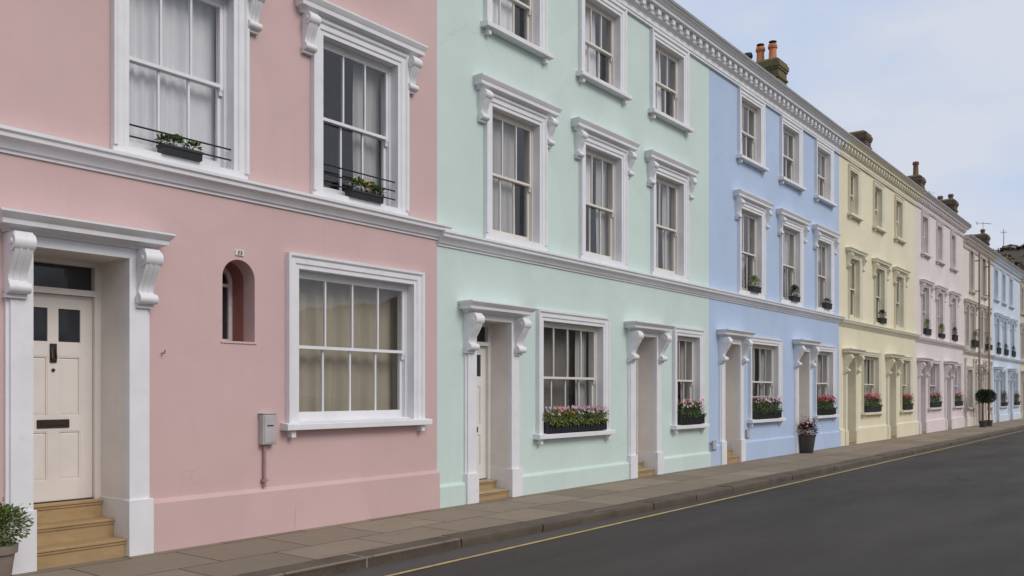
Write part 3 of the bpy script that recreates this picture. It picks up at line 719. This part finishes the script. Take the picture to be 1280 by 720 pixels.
# 0 pink
p0 = BX[0]
h, rf, W = make_house(0, 'soft pink stucco house nearest the camera, with a cream front door and an arched niche', 'pink', 'white', 8.79, 3.79,
    [(0.45, 1.75, 1.22, 2.92, 4), (6.37-p0, 8.22-p0, 1.20, 2.94, 4)], [(3.49-p0, 4.36-p0)], [(1.25, 2.6), (4.37-p0, 5.52-p0), (6.72-p0, 7.93-p0)], [(1.3, 2.5), (3.9, 5.1), (6.4, 7.6)],
    door='door_cream', steps=3, zf=0.51, zl=2.81, hood_top=3.08, plinth_h=0.50, f1z=(3.86, 5.68), rails=(0, 2, 3), retr=True,
    niches=[(5.40-p0, 5.80-p0, 2.08, 2.75)], plz=0.53)
chimney(rf, W, 8.79, 11.5, [(2.0, .5, 'terracotta', True), (2.5, .5, 'terracotta', False)])
# niche back with slim arched window on its left
xa, xb = 5.40-p0, 5.80-p0
cx = (xa+xb)/2
arcp = lambda r_, y_: [(cx-r_, y_, 2.08)]+[(cx+r_*cos(pi-pi*k/20), y_, 2.75+r_*sin(pi-pi*k/20)) for k in range(21)]+[(cx+r_, y_, 2.08)]
n = MB(); A, B_ = arcp(0.2, 0.2), arcp(0.2, 0.47); k = len(A)
n.vf(A+B_, [(i, (i+1) % k, k+(i+1) % k, k+i) for i in range(k)]+[list(range(k, 2*k))])
n.build('niche_lining', M['niche_red'], h)
n = MB(); A, B_, C_ = arcp(0.198, 0.40), arcp(0.150, 0.40), arcp(0.150, 0.44); k = len(A)
n.vf(A+B_+C_, [(i, i+1, k+i+1, k+i) for i in range(k-1)]+[(k+i, k+i+1, 2*k+i+1, 2*k+i) for i in range(k-1)])
n.box(cx-0.15, cx+0.15, 0.405, 0.44, 2.085, 2.13); n.box(cx-0.15, cx+0.15, 0.405, 0.44, 2.70, 2.735); n.box(cx-0.012, cx+0.012, 0.41, 0.44, 2.13, 2.70)
nw = n.build('niche_window', M['blush_trim'], h)
n = MB(); n.box(cx-0.15, cx+0.15, 0.43, 0.435, 2.12, 2.88); n.build('pane', M['dark_glass'], nw)
n = MB(); n.box(xa-0.02, xb+0.02, -0.012, 0.19, 2.060, 2.084, 0.004); n.build('niche_ledge', M['pink'], h)
n = MB(); n.box(5.555-p0, 5.655-p0, -0.014, -0.001, 2.99, 3.05, 0.003); npl = n.build('number_plate', M['offwhite_bounce'], h)
def digits(x, z, s, y, par):
    q = MB()
    def seg(a, c, d_, e_): q.box(x+a*s, x+c*s, y, y+0.004, z+d_*s, z+e_*s)
    for off in (0.0, 0.75):
        seg(off, off+0.5, 0.85, 1.0); seg(off, off+0.5, 0.0, 0.15); seg(off, off+0.5, 0.43, 0.57); seg(off+0.35, off+0.5, 0.57, 0.85)
        if off: seg(off+0.35, off+0.5, 0.15, 0.43)
        else: seg(off, off+0.15, 0.15, 0.43)
    q.build('number', M['iron'], par)
digits(5.578-p0, 3.0, 0.042, -0.0185, npl)
# small hook and the fine crack in the plinth
n = MB(); n.tube([(4.72-p0, 0, 1.93), (4.72-p0, -0.05, 1.93), (4.72-p0, -0.06, 1.96)], 0.008, 6); n.build('hook', M['pipe_pink'], h)
n = MB(); pts = [(6.30, 0.02), (6.30, 0.26), (6.33, 0.31), (6.40, 0.345), (6.50, 0.385)]
n.tube([(x-p0, -0.051, z) for x, z in pts], 0.004, 5); n.build('plaster_crack', M['pink'], h)

# 1 mint
GW = lambda z0=0.90: [(2.40, 4.15, z0, 2.66, 4), (6.88, 7.88, z0, 2.66, 3)]
DO = [(0.76, 1.56), (5.22, 6.00)]
h, rf, W = make_house(1, 'mint green stucco house with white trim, between the pink and the blue house', 'mint', 'white', 8.79, 3.72, GW(), DO,
    [(1.14, 2.30), (3.60, 4.76), (6.02, 7.16)], [(1.14, 2.30), (3.58, 4.72), (5.99, 7.16)], zf=0.25)
chimney(rf, W, 8.79, 11.5, [(2.0, .5, 'terracotta', True), (2.6, .5, 'terracotta', False)])
# 2 blue
h, rf, W = make_house(2, 'sky blue stucco house with white trim, between the mint and the yellow house', 'blue', 'white', 8.79, 3.72,
    [(2.22, 3.83, 0.92, 2.66, 4), (6.60, 7.95, 0.92, 2.66, 3)], [(0.70, 1.50), (5.17, 5.95)], [(1.62, 2.78), (4.14, 5.34), (6.68, 7.78)], [(1.62, 2.74), (4.14, 5.26), (6.66, 7.74)], zf=0.42, doors_steps=[3, 3], plz=0.50, plinth_h=0.44, retr=True, hood_top=2.90, zl=2.60)
chimney(rf, W, 8.79, 11.45, [(1.95, .50, 'terracotta', True), (2.33, .50, 'terracotta', True), (2.72, .40, 'iron', False)])
# 3 yellow
h, rf, W = make_house(3, 'pale yellow stucco house with cream trim, beyond the blue house', 'yellow', 'yellow_trim', 8.80, 3.66,
    [(2.30, 3.95, 0.92, 2.66, 4), (6.78, 7.95, 0.92, 2.66, 3)], [(0.62, 1.40), (5.10, 5.90)], [(0.95, 1.90), (3.60, 4.62), (6.00, 7.00)], [(0.95, 1.75), (3.50, 4.32), (6.02, 6.85)], zf=0.2, plinth_h=0.48, detail=False, door='yellow_trim', arch=0.14, H1=0.13, retr=True, f1z=(3.76, 5.52), f2z=(6.80, 8.10))
chimney(rf, W, 8.80, 11.35, [], 'chimney_old')
# 4 blush
h, rf, W = make_house(4, 'pale blush pink stucco house in the distance, beyond the yellow house', 'blush', 'blush_trim', 8.82, 3.60,
    [(2.05, 3.75, 0.95, 2.66, 4), (6.48, 7.85, 0.95, 2.66, 3)], [(0.55, 1.35), (4.95, 5.75)], [(0.98, 2.0), (3.40, 4.36), (5.92, 6.88)], [(0.98, 1.85), (3.40, 4.26), (5.95, 6.75)], zf=0.2, plinth_h=0.48, detail=False, door='blush_trim', arch=0.13, H1=0.13, retr=True, f1z=(3.70, 5.50), f2z=(6.75, 8.15))
chimney(rf, W, 8.82, 11.35, [(1.95, .65, 'old_pot', False)], 'chimney_old')

# 5 narrow cream house, plain uprights and drainpipes
W = BX[6]-BX[5]; T5 = 8.42
h = empty('terraced_house', (BX[5], D, 0), 'narrow cream house with brown window frames and two drainpipes', 'house', 'painted houses of the terrace')
f2 = [(1.40, 2.15), (4.30, 5.12)]; f1 = [(0.45, 1.10), (1.75, 2.40), (3.85, 4.50), (5.10, 5.80)]
gz = [(0.9, 1.95, 0.85, 2.55, 3), (5.6, 6.5, 0.85, 2.55, 3)]
dd = [(3.3, 4.15)]
wall_mesh(h, W, T5-0.02, [grow(o[:4]) for o in gz]+[(a-.012, c+.012, 0, 2.612) for a, c in dd]+[grow((a, c, 3.60, 5.45)) for a, c in f1]+[grow((a, c, 6.15, 7.95)) for a, c in f2], 'cream')
plinth(h, W, 0.4, [(3.3-.225, 4.15+.225)], 'cream'); string_course(h, W, 3.42, 'cream_trim', False); cornice(h, W, T5, 'cream_trim', dent=0.3); rf = roof(h, W, T5)
for o in gz: window(h, *o[:4], o[4], False, True, 'cream_trim')
for a, c in f1: window(h, a, c, 3.60, 5.45, 2, True, False, 'cream_trim', arch=0.11, hood_th=0.16)
for a, c in f2: window(h, a, c, 6.15, 7.95, 2, False, True, 'cream_trim', arch=0.09)
door_set(h, 3.3, 4.15, 0.2, 2.6, 'cream_trim', 'cream_trim', 2, 2.85, detail=False, plz=0.4)
for xx in (0.25, 2.15, 2.75, 4.6, 5.15, 6.65):
    b = MB(); b.box(xx, xx+0.24, -0.05, 0.0, 0.5, 2.95); b.box(xx-0.03, xx+0.27, -0.08, 0.0, 2.95, 3.08); b.box(xx-0.03, xx+0.27, -0.075, 0, 0.0, 0.5)
    for k in range(7): b.box(xx-0.012, xx+0.252, -0.065, -0.001, 0.62+k*0.33, 0.80+k*0.33)
    b.build('pilaster', M['cream_trim'], h)
for xx in (2.52, 5.0):
    q = MB(); q.tube([(xx, -0.21, T5-0.35), (xx, -0.21, 0.12), (xx, -0.26, 0.05)], 0.045, 8)
    for z in (1.0, 2.4, 4.4, 6.2, 7.6): q.box(xx-0.06, xx+0.06, -0.26, 0, z, z+0.04)
    q.build('drainpipe', M['pipe_tan'], h)
chimney(rf, W, T5, 11.5, [(1.9, .28, 'old_pot', False), (2.4, .25, 'old_pot', False), (2.85, .28, 'old_pot', False)], 'chimney_old')

# 6 pale blue
T6 = 8.42
h, rf, W = make_house(6, 'pale powder blue house with white trim near the far end of the terrace', 'pale_blue', 'blue_trim', T6, 3.40,
    [(2.20, 3.85, 0.80, 2.62, 3), (6.5, 8.1, 0.80, 2.62, 3)], [(0.75, 1.60), (5.05, 5.95)], [(0.95, 1.95), (3.2, 4.2), (5.7, 6.8)], [(0.6, 1.5), (2.9, 3.8), (5.3, 6.2)], zf=0.15, plinth_h=0.35, detail=False, door='blue_trim', arch=0.12, H1=0.16,
    f1z=(3.52, 5.35), f2z=(6.30, 7.80), hood_top=2.85, zl=2.6)
chimney(rf, W, T6, 11.0, [(1.95, .3, 'old_pot', False)], 'chimney_old')
# 7 sand
h, rf, W = make_house(7, 'sand coloured last house of the terrace, cut by the right edge', 'sand', 'cream_trim', 8.3, 3.40,
    [(2.2, 3.8, 0.8, 2.6, 3), (6.5, 7.8, 0.8, 2.6, 3)], [(0.6, 1.4), (5.0, 5.8)], [(0.35, 1.3), (3.3, 4.2), (5.9, 6.8)], [(0.3, 1.2), (3.3, 4.2), (5.9, 6.8)], zf=0.15, detail=False, door='cream_trim', arch=0.12,
    f1z=(3.52, 5.35), f2z=(6.2, 7.7))
chimney(rf, W, 8.3, 10.6, [(1.95, .3, 'old_pot', False)], 'chimney_old')

# ------------------------------------------------------------------ curtains
c0 = BX[0]
curtain(0, 4.40, 5.50, 3.88, 5.66, 0.28, 'net', 'white net curtain in gentle folds behind the left first-floor window of the pink house', 9, 'net_curtain')
curtain(0, 7.48, 7.92, 3.88, 5.66, 0.30, 'drape', 'grey drape at the right side of the first-floor pink house window with the yellow flowers', 9)
curtain(0, 6.42, 8.55, 1.22, 2.98, 0.345, 'beige', 'beige curtain filling the large ground floor window of the pink house', 5)
def drapes(i, house, f1, f2, gws, mats=('drape', 'drape')):
    nm = {0: 'left', 1: 'middle', 2: 'right'}
    full = {('mint', 0), ('sky blue', 0)}
    for k, (a, c) in enumerate(f1):
        w_ = (c-a)*R(0.25, 0.36)
        if (house, k) in full:
            curtain(BX[i], a+0.02, c-0.02-w_*0.7, 3.86, 5.6, 0.27, 'drape', f'pale curtain spread behind the {nm[k]} first-floor window of the {house} house', 10)  # pale cloth added to stand for the grey reflection on the glass
            continue
        curtain(BX[i], c-w_, c-0.02, 3.86, 5.6, 0.26, 'drape', f'grey curtain drawn to the right behind the {nm[k]} first-floor window of the {house} house', 12)
        curtain(BX[i], a+0.02, a+w_*1.7, 3.86 if k != 1 else 4.75, 5.6, 0.27, 'net', f'pale curtain drawn to the left behind the {nm[k]} first-floor window of the {house} house', 12)  # also added, to lighten the glass like a reflection
    for k, (a, c) in enumerate(f2):
        curtain(BX[i], a+0.02, a+(c-a)*R(0.62, 0.76), 6.82, 8.12, 0.26, 'net', f'pale curtain behind the {nm[k]} top-floor window of the {house} house', 10)
    for k, (a, c) in enumerate(gws):
        curtain(BX[i], c-(c-a)*0.22, c-0.02, 1.0, 2.64, 0.29, 'drape', f'grey curtain at the right of the {("wide", "narrow")[k]} ground floor window of the {house} house', 12)
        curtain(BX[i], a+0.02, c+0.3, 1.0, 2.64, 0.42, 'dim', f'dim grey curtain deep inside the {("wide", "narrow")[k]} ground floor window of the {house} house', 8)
def plain_curtains(i, house, f1, gws, z0, z1):
    nm = {0: 'left', 1: 'middle', 2: 'right'}
    for k, (a, c) in enumerate(f1):
        curtain(BX[i], a+0.02, c-(c-a)*0.35, z0, z1, 0.27, 'drape', f'light curtain behind the {nm[k]} first-floor window of the {house} house', 8)
    for k, (a, c) in enumerate(gws):
        curtain(BX[i], a+0.02, c-0.02, 1.0, 2.64, 0.30, 'drape', f'light curtain behind the {("wide", "narrow")[k]} ground floor window of the {house} house', 8)
plain_curtains(3, 'yellow', [(0.95, 1.90), (3.60, 4.62), (6.00, 7.00)], [(2.30, 3.95), (6.78, 7.95)], 3.8, 5.48)
plain_curtains(4, 'blush', [(0.98, 2.0), (3.40, 4.36), (5.92, 6.88)], [(2.05, 3.75), (6.48, 7.85)], 3.74, 5.46)
drapes(1, 'mint', [(1.14, 2.30), (3.60, 4.76), (6.02, 7.16)], [(1.14, 2.30), (3.58, 4.72), (5.99, 7.16)], [(2.40, 4.15), (6.88, 7.88)])
drapes(2, 'sky blue', [(1.62, 2.78), (4.14, 5.34), (6.68, 7.78)], [(1.62, 2.74), (4.14, 5.26), (6.66, 7.74)], [(2.22, 3.83), (6.60, 7.95)])

# ------------------------------------------------------------------ flower boxes and plants
MULTI = ('f_lilac', 'f_white', 'f_orange', 'f_lilac', 'f_rose', 'f_rose', 'f_pink')
flower_box('window_box', (BX[1]+3.27, D-0.035, 0.912), 1.70, 0.17, 0.17, 'long black window box with mixed lilac and pink flowers on the wide mint house sill', 'leaf_yellow', MULTI, 0.21, 2400, 190, True)
flower_box('window_box', (BX[1]+7.42, D-0.035, 0.912), 0.98, 0.17, 0.19, 'black window box with pink and white flowers on the narrow mint house sill', 'leaf', ('f_pink', 'f_rose', 'f_white'), 0.27, 1100, 110)
flower_box('window_box', (BX[2]+3.02, D-0.035, 0.932), 1.56, 0.17, 0.18, 'black window box with pale pink blooms on the wide blue house sill', 'leaf', ('f_rose', 'f_white', 'f_rose'), 0.32, 1500, 230)
flower_box('window_box', (BX[2]+7.27, D-0.035, 0.932), 1.30, 0.17, 0.18, 'black window box with crimson and pink blooms beside the yellow house', 'leaf', ('f_red', 'f_pink', 'f_red'), 0.32, 1300, 200)
flower_box('window_box', (BX[3]+3.12, D-0.035, 0.932), 1.60, 0.17, 0.20, 'dark window box with red geraniums on the wide yellow house sill', 'leaf', ('f_red', 'f_red', 'f_pink'), 0.34, 1300, 230, False)
flower_box('window_box', (BX[3]+7.36, D-0.035, 0.932), 1.12, 0.17, 0.20, 'dark window box with red geraniums on the narrow yellow house sill', 'leaf', ('f_red', 'f_pink', 'f_red'), 0.34, 1000, 160, False)
flower_box('window_box', (BX[4]+2.90, D-0.035, 0.962), 1.60, 0.17, 0.20, 'dark window box of pink flowers on the wide blush house sill', 'leaf', ('f_red', 'f_pink', 'f_rose'), 0.36, 1000, 170, False)
flower_box('window_box', (BX[4]+7.16, D-0.035, 0.962), 1.30, 0.17, 0.20, 'dark window box of pink flowers on the narrow blush house sill', 'leaf', ('f_pink', 'f_pink', 'f_rose'), 0.36, 900, 150, False)
flower_box('window_box', (BX[6]+3.02, D-0.05, 0.812), 1.5, 0.2, 0.18, 'bushy green window box on the left ground sill of the powder blue house', 'leaf_brown', (), 0.62, 1200, 0, False)
flower_box('window_box', (BX[6]+7.3, D-0.05, 0.812), 1.5, 0.2, 0.18, 'bushy brownish window box on the right ground sill of the powder blue house', 'leaf_brown', ('f_orange',), 0.55, 1200, 40, False)
G1 = 'small planters on the first floor sills'
def sill_trough(x, z, w_, label, leaf, fh, petals=(), nl=420, ht=0.085, y=-0.05, tufts=None):
    e = empty('sill_planter', (x, D+y, z), label, 'planter', G1)
    b = MB(); d2 = 0.065
    b.prismx([(-d2*0.85, 0), (-d2, ht), (d2, ht), (d2*0.85, 0)], -w_/2, w_/2); b.box(-w_/2-.008, w_/2+.008, -d2-.008, d2+.008, ht-0.018, ht+0.004)
    b.build('trough', M['trough'], e)
    b = MB()
    for (u, s_) in (tufts or [(0, 1.0)]):
        clump(b, (u*w_, 0, ht+fh*0.45*s_), (w_*0.5/len(tufts or [1]), 0.08, fh*0.5*s_), int(nl/len(tufts or [1])), 0.045, 0.02, 0.4)
        for _ in range(8):
            a = R(0, 6.28); b.leaf((u*w_+R(-.03, .03), 0, ht+fh*0.5), Vector((cos(a)*0.5, sin(a)*0.4, 1)), Vector((1, 0, 0)), fh*0.55*s_, 0.012)
    b.build('foliage', M[leaf], e)
    if petals:
        b = MB()
        for _ in range(26): b.cur = random.randrange(len(petals)); flower(b, (R(-w_*.45, w_*.45), R(-.07, .03), ht+fh*R(.4, 1)), 0.017, Vector((R(-.5, .5), -1, R(0, 1))))
        b.build('flowers', [M[p] for p in petals], e)
sill_trough(4.90, 3.874, 0.42, 'black sill planter with two leafy green tufts at the netted pink house window', 'leaf', 0.11, (), 420, 0.085, -0.03, [(-0.38, 0.9), (-0.1, 1.15), (0.32, 1.0)])
sill_trough(7.36, 3.874, 0.52, 'black sill planter with yellowish flowers at the second first-floor window of the pink house', 'leaf', 0.15, ('f_yellow',), 550, 0.085, -0.03, [(-0.2, 1.1), (0.15, 1), (0.4, .7)])
sill_trough(BX[2]+2.30, 3.834, 0.48, 'grey planter with a spiky green plant at the left first-floor window of the blue house', 'leaf_yellow', 0.26, (), 380, 0.12)
sill_trough(BX[2]+4.86, 3.834, 0.48, 'planter with a rounded dark green plant at the middle first-floor window of the blue house', 'leaf_dark', 0.30, (), 480, 0.12)
sill_trough(BX[2]+7.36, 3.834, 0.48, 'low planter nearly bare of leaves at the right first-floor window of the blue house', 'leaf_dark', 0.13, (), 200, 0.15)
sill_trough(BX[3]+4.25, 3.774, 0.6, 'small dark planter at the middle first-floor window of the yellow house', 'leaf_dark', 0.28, (), 350, 0.16)
sill_trough(BX[4]+1.6, 3.714, 0.85, 'left of the two bright green planters on the blush house', 'leaf_yellow', 0.42, (), 420, 0.22)
sill_trough(BX[4]+4.0, 3.714, 0.8, 'right of the two bright green planters on the blush house', 'leaf_yellow', 0.42, (), 420, 0.16)
sill_trough(BX[4]+6.5, 3.714, 0.7, 'dark sparse planter at the right first-floor window of the blush house', 'leaf_dark', 0.35, (), 300, 0.24)
sill_trough(BX[5]+2.2, 3.615, 1.3, 'left of the two bright green planters on the narrow cream house', 'leaf_yellow', 0.46, (), 520, 0.3, -0.12)
sill_trough(BX[5]+5.5, 3.615, 1.2, 'right of the two bright green planters on the narrow cream house', 'leaf_yellow', 0.46, (), 520, 0.25, -0.12)
sill_trough(BX[6]+1.6, 3.535, 0.9, 'dark planter at the left first-floor window of the powder blue house', 'leaf_dark', 0.3, (), 250, 0.3)
sill_trough(BX[6]+3.9, 3.535, 1.0, 'dark planter at the middle first-floor window of the powder blue house', 'leaf_dark', 0.3, (), 250, 0.3)
sill_trough(BX[6]+6.4, 3.535, 0.9, 'dark planter at the right first-floor window of the powder blue house', 'leaf_dark', 0.3, (), 250, 0.3)

# leafy pot at the pink house door
e = empty('potted_shrub', (3.02, 7.55, 0.0), 'small green leafy shrub in a clay pot beside the pink house steps', 'pot plant', 'potted plants on the pavement')
b = MB(); b.lathe([(0.11, 0), (0.115, 0.01), (0.15, 0.26), (0.17, 0.265), (0.175, 0.33), (0.155, 0.335), (0.15, 0.29), (0.02, 0.29)], n=28); b.build('pot', M['pot_clay'], e, True, 40)
b = MB()
clump(b, (0, 0, 0.48), (0.27, 0.24, 0.17), 2600, 0.035, 0.018, 0.3)
for _ in range(34):
    a = R(0, 6.28); rr = R(0.05, 0.26); p0_ = Vector((cos(a)*rr*0.5, sin(a)*rr*0.5, 0.42)); d = Vector((cos(a)*0.7*rr/0.26, sin(a)*0.7*rr/0.26, R(0.6, 1.2))).normalized(); ln = R(0.18, 0.30)
    for k in range(16):
        q = p0_+d*ln*(k/15.0)
        b.leaf(q, Vector((R(-1, 1), R(-1, 1), R(-.2, 1))), Vector((0, 0, 1)), 0.026, 0.015)
b.build('foliage', M['leaf_fresh'], e)

# flowering pot at the blue house
e = empty('flower_pot', (22.30, D-0.22, 0.0), 'tapered dark pot of burgundy leaves and pink flowers standing at the blue house doorway', 'pot plant', 'potted plants on the pavement')
b = MB(); b.lathe([(0.15, 0), (0.16, 0.01), (0.22, 0.42), (0.235, 0.43), (0.235, 0.46), (0.21, 0.46), (0.20, 0.42), (0.02, 0.40)], n=28); b.build('pot', M['pot_dark'], e, True, 40)
b = MB(); b.cur = 0; clump(b, (0, 0, 0.58), (0.30, 0.26, 0.19), 900, 0.055, 0.025, 0.4); b.cur = 1; clump(b, (0.03, -0.03, 0.60), (0.32, 0.26, 0.2), 350, 0.06, 0.02, 0.4)
for _ in range(14):
    a = R(0, 6.28); d = Vector((cos(a)*0.55, sin(a)*0.5, R(0.5, 1.3))).normalized()
    for k in range(12): b.cur = 0; b.leaf(Vector((0, 0, 0.58))+d*(0.15+0.024*k), Vector((R(-1, 1), R(-1, 1), R(-.3, 1))), Vector((0, 0, 1)), 0.035, 0.018)
b.build('foliage', [M['leaf_red'], M['leaf_dark']], e)
b = MB()
for _ in range(60):
    b.cur = random.randrange(3); a = R(0, 6.28); rr = R(0.1, 0.40); flower(b, (cos(a)*rr, sin(a)*rr-0.05, 0.55+R(-.12, .36)*(1.2-rr)), 0.024, Vector((cos(a), sin(a)-0.6, 0.6)))
b.build('flowers', [M['f_rose'], M['f_pink'], M['f_white']], e)

# clipped standard trees outside the cream house
for k, (x, lab) in enumerate(((43.2, 'left of the two dark ball-topped standard trees before the cream house'), (44.6, 'right of the two dark ball-topped standard trees before the cream house'))):
    e = empty('topiary_tree', (x, D-0.72, 0), lab, 'tree', 'ball-topped trees outside the cream house')
    b = MB(); b.lathe([(0.13, 0), (0.16, 0.24), (0.175, 0.24), (0.175, 0.28), (0.15, 0.28)], n=18); b.build('pot', M['pot_dark'], e, True, 40)
    b = MB(); b.tube([(0, 0, 0.26), (0.02, 0.01, 0.8), (-0.01, 0, 1.2)], [0.035, 0.03, 0.025], 8); b.build('trunk', M['bark'], e, True, 60)
    b = MB(); clump(b, (0, 0, 1.36), (0.31-0.03*k, 0.30, 0.29), 2000, 0.07, 0.04, 0.1); b.build('crown', M['leaf_dark'], e)

# ------------------------------------------------------------------ meter box and pipe
e = empty('meter_box', (5.935, D, 0.98), 'small grey meter box with a pipe below it on the pink wall', 'meter box')
b = MB(); b.box(-0.088, 0.088, -0.085, 0, 0, 0.33, 0.008); b.box(-0.096, 0.096, -0.092, 0, 0.33, 0.343, 0.003); b.build('casing', M['box_grey'], e)
b = MB(); b.box(-0.074, 0.074, -0.091, -0.086, 0.02, 0.315, 0.002); b.build('cover', M['box_grey'], e)
b = MB(); b.box(-0.040, 0.040, -0.094, -0.0915, 0.20, 0.213); b.build('slot', M['iron'], e)
b = MB(); b.tube([(-0.03, -0.03, 0.0), (-0.03, -0.03, -0.46)], 0.017, 10); b.box(-0.065, 0.0, -0.05, -0.002, -0.40, -0.375); b.build('pipe', M['pipe_pink'], e)

# small utility boxes on the blue plinth
for x, z, lab in ((BX[2]+0.10, 0.33, 'little blue-grey utility cover at the left corner of the blue house'), (BX[2]+1.98, 0.50, 'little grey utility cover right of the first blue house doorway')):
    e = empty('utility_cover', (x, D-0.05 if z < .4 else D, z), lab, 'utility cover', 'utility covers on the blue wall')
    b = MB(); b.box(-0.09, 0.09, -0.03, 0.0, 0, 0.2, 0.006); b.build('casing', M['lead'], e)
    b = MB(); b.box(-0.07, 0.07, -0.036, -0.031, 0.02, 0.18, 0.002); b.build('cover', M['box_grey'], e)

# ------------------------------------------------------------------ aerials
def aerial(x, y, z, lab, hgt=1.1, yaw=0.5):
    hgt *= 0.45
    e = empty('tv_aerial', (x, y, z), lab, 'aerial', 'television aerials on the chimneys'); e.rotation_euler.z = yaw
    b = MB(); b.tube([(0, 0, -0.3), (0, 0, hgt)], 0.014, 6); b.build('mast', M['lead'], e)
    b = MB(); b.tube([(-0.5, 0, hgt-0.22), (0.4, 0, hgt-0.02)], 0.014, 5)
    for k in range(6): xx = -0.42+k*0.14; b.tube([(xx, -0.22+0.02*k, hgt-0.19+0.028*k), (xx, 0.22-0.02*k, hgt-0.19+0.028*k)], 0.008, 4)
    b.tube([(0.34, 0, hgt-0.14), (0.44, 0, hgt+0.08)], 0.02, 5)
    b.build('antenna', M['lead'], e)
aerial(BX[6]-0.1, D+2.9, 11.5, 'television aerial on the chimney between the cream and powder blue house', 1.25, 0.3)
aerial(BX[7]+0.1, D+1.95, 11.2, 'thin television aerial on the chimney between the powder blue and the sand house', 1.3, 1.2)

# ------------------------------------------------------------------ hill and hilltop
def hill_h(x, y):
    a = min(1, max(0, (x-100)/75.0)); a = a*a*(3-2*a)
    edge = 1/(1+math.exp((y-48)/5.0))
    return (27.2*a*edge+0.03*max(0, x-175))*(1+0.03*noise.noise((x*0.02, y*0.02, 0)))+0.9*edge*a*noise.noise((x*0.1, y*0.1, 3))-0.5
b = MB(); vs = []; fs = []; nx, ny = 90, 90
for j in range(ny+1):
    for i in range(nx+1):
        x = 95+i*3.2; y = -200+j*3.0; vs.append((x, y, hill_h(x, y)))
for j in range(ny):
    for i in range(nx): fs.append((j*(nx+1)+i, j*(nx+1)+i+1, (j+1)*(nx+1)+i+1, (j+1)*(nx+1)+i))
b.vf(vs, fs); tag(b.build('hill', M['hill'], None, True, 180), kind='structure')
b = MB()
for _ in range(620):
    x = 112+random.random()*66; y = R(-60, 50); z = hill_h(x, y)
    if z < 3: continue
    s_ = R(0.7, 1.6)
    for k in range(30):
        d = Vector((random.gauss(0, 1), random.gauss(0, 1), abs(random.gauss(0, .8)))).normalized()
        b.leaf((x+d.x*s_, y+d.y*s_, z+d.z*s_*0.45-0.3), d+Vector((R(-.6, .6), R(-.6, .6), R(-.4, .4))), Vector((0, 0, 1)), 0.6, 0.4)
tag(b.build('scrub', M['leaf_brown']), kind='stuff')
e = empty('hilltop_hut', (178, 25.4, hill_h(178, 25.4)+0.6), 'tiny pale hut on top of the dark hill behind the terrace', 'hut')
b = MB(); b.box(-1, 1, -0.9, 0.9, -1, 0.3); b.build('wall', M['cream'], e)
b = MB(); b.prismx([(-1.1, 0.3), (1.1, 0.3), (0, 0.6)], -1.1, 1.1); b.build('roof', M['slate'], e)
e = empty('hilltop_mast', (176, 26.3, hill_h(176, 26.3)), 'thin mast standing on top of the dark hill', 'mast')
b = MB(); b.tube([(0, 0, -0.5), (0, 0, 4.0)], 0.06, 6); b.build('pole', M['lead'], e)
b = MB(); b.tube([(0, -0.5, 3.4), (0, 0.5, 3.5)], 0.05, 5); b.build('crossbar', M['lead'], e)

# ------------------------------------------------------------------ far side of the street (seen in the window reflections)
e = empty('cottage', (19.5, -12.5, 0), 'rendered gabled cottage across the road, mirrored in the windows', 'house')
b = MB(); b.prismx([(0, 0), (-7, 0), (-7, 3.2), (-3.5, 5.9), (0, 3.2)], -6, 6)
b.v = [(y, x*0.9, z) for x, y, z in b.v]
b.build('wall', M['sand'], e)
b = MB(); b.prismx([(0.25, 3.05), (0.25, 3.25), (-3.5, 6.15), (-7.25, 3.25), (-7.25, 3.05), (-3.5, 5.92)], -6.2, 6.2); b.v = [(y, x*0.9, z) for x, y, z in b.v]; b.build('roof', M['slate'], e)
b = MB(); b.box(-60, 100, -4.6, -4.3, 0, 1.3); b.box(-60, 100, -4.66, -4.24, 1.3, 1.4)
tag(b.build('garden_wall', M['chimney_old']), 'low brick garden wall across the road, behind the camera', 'wall')
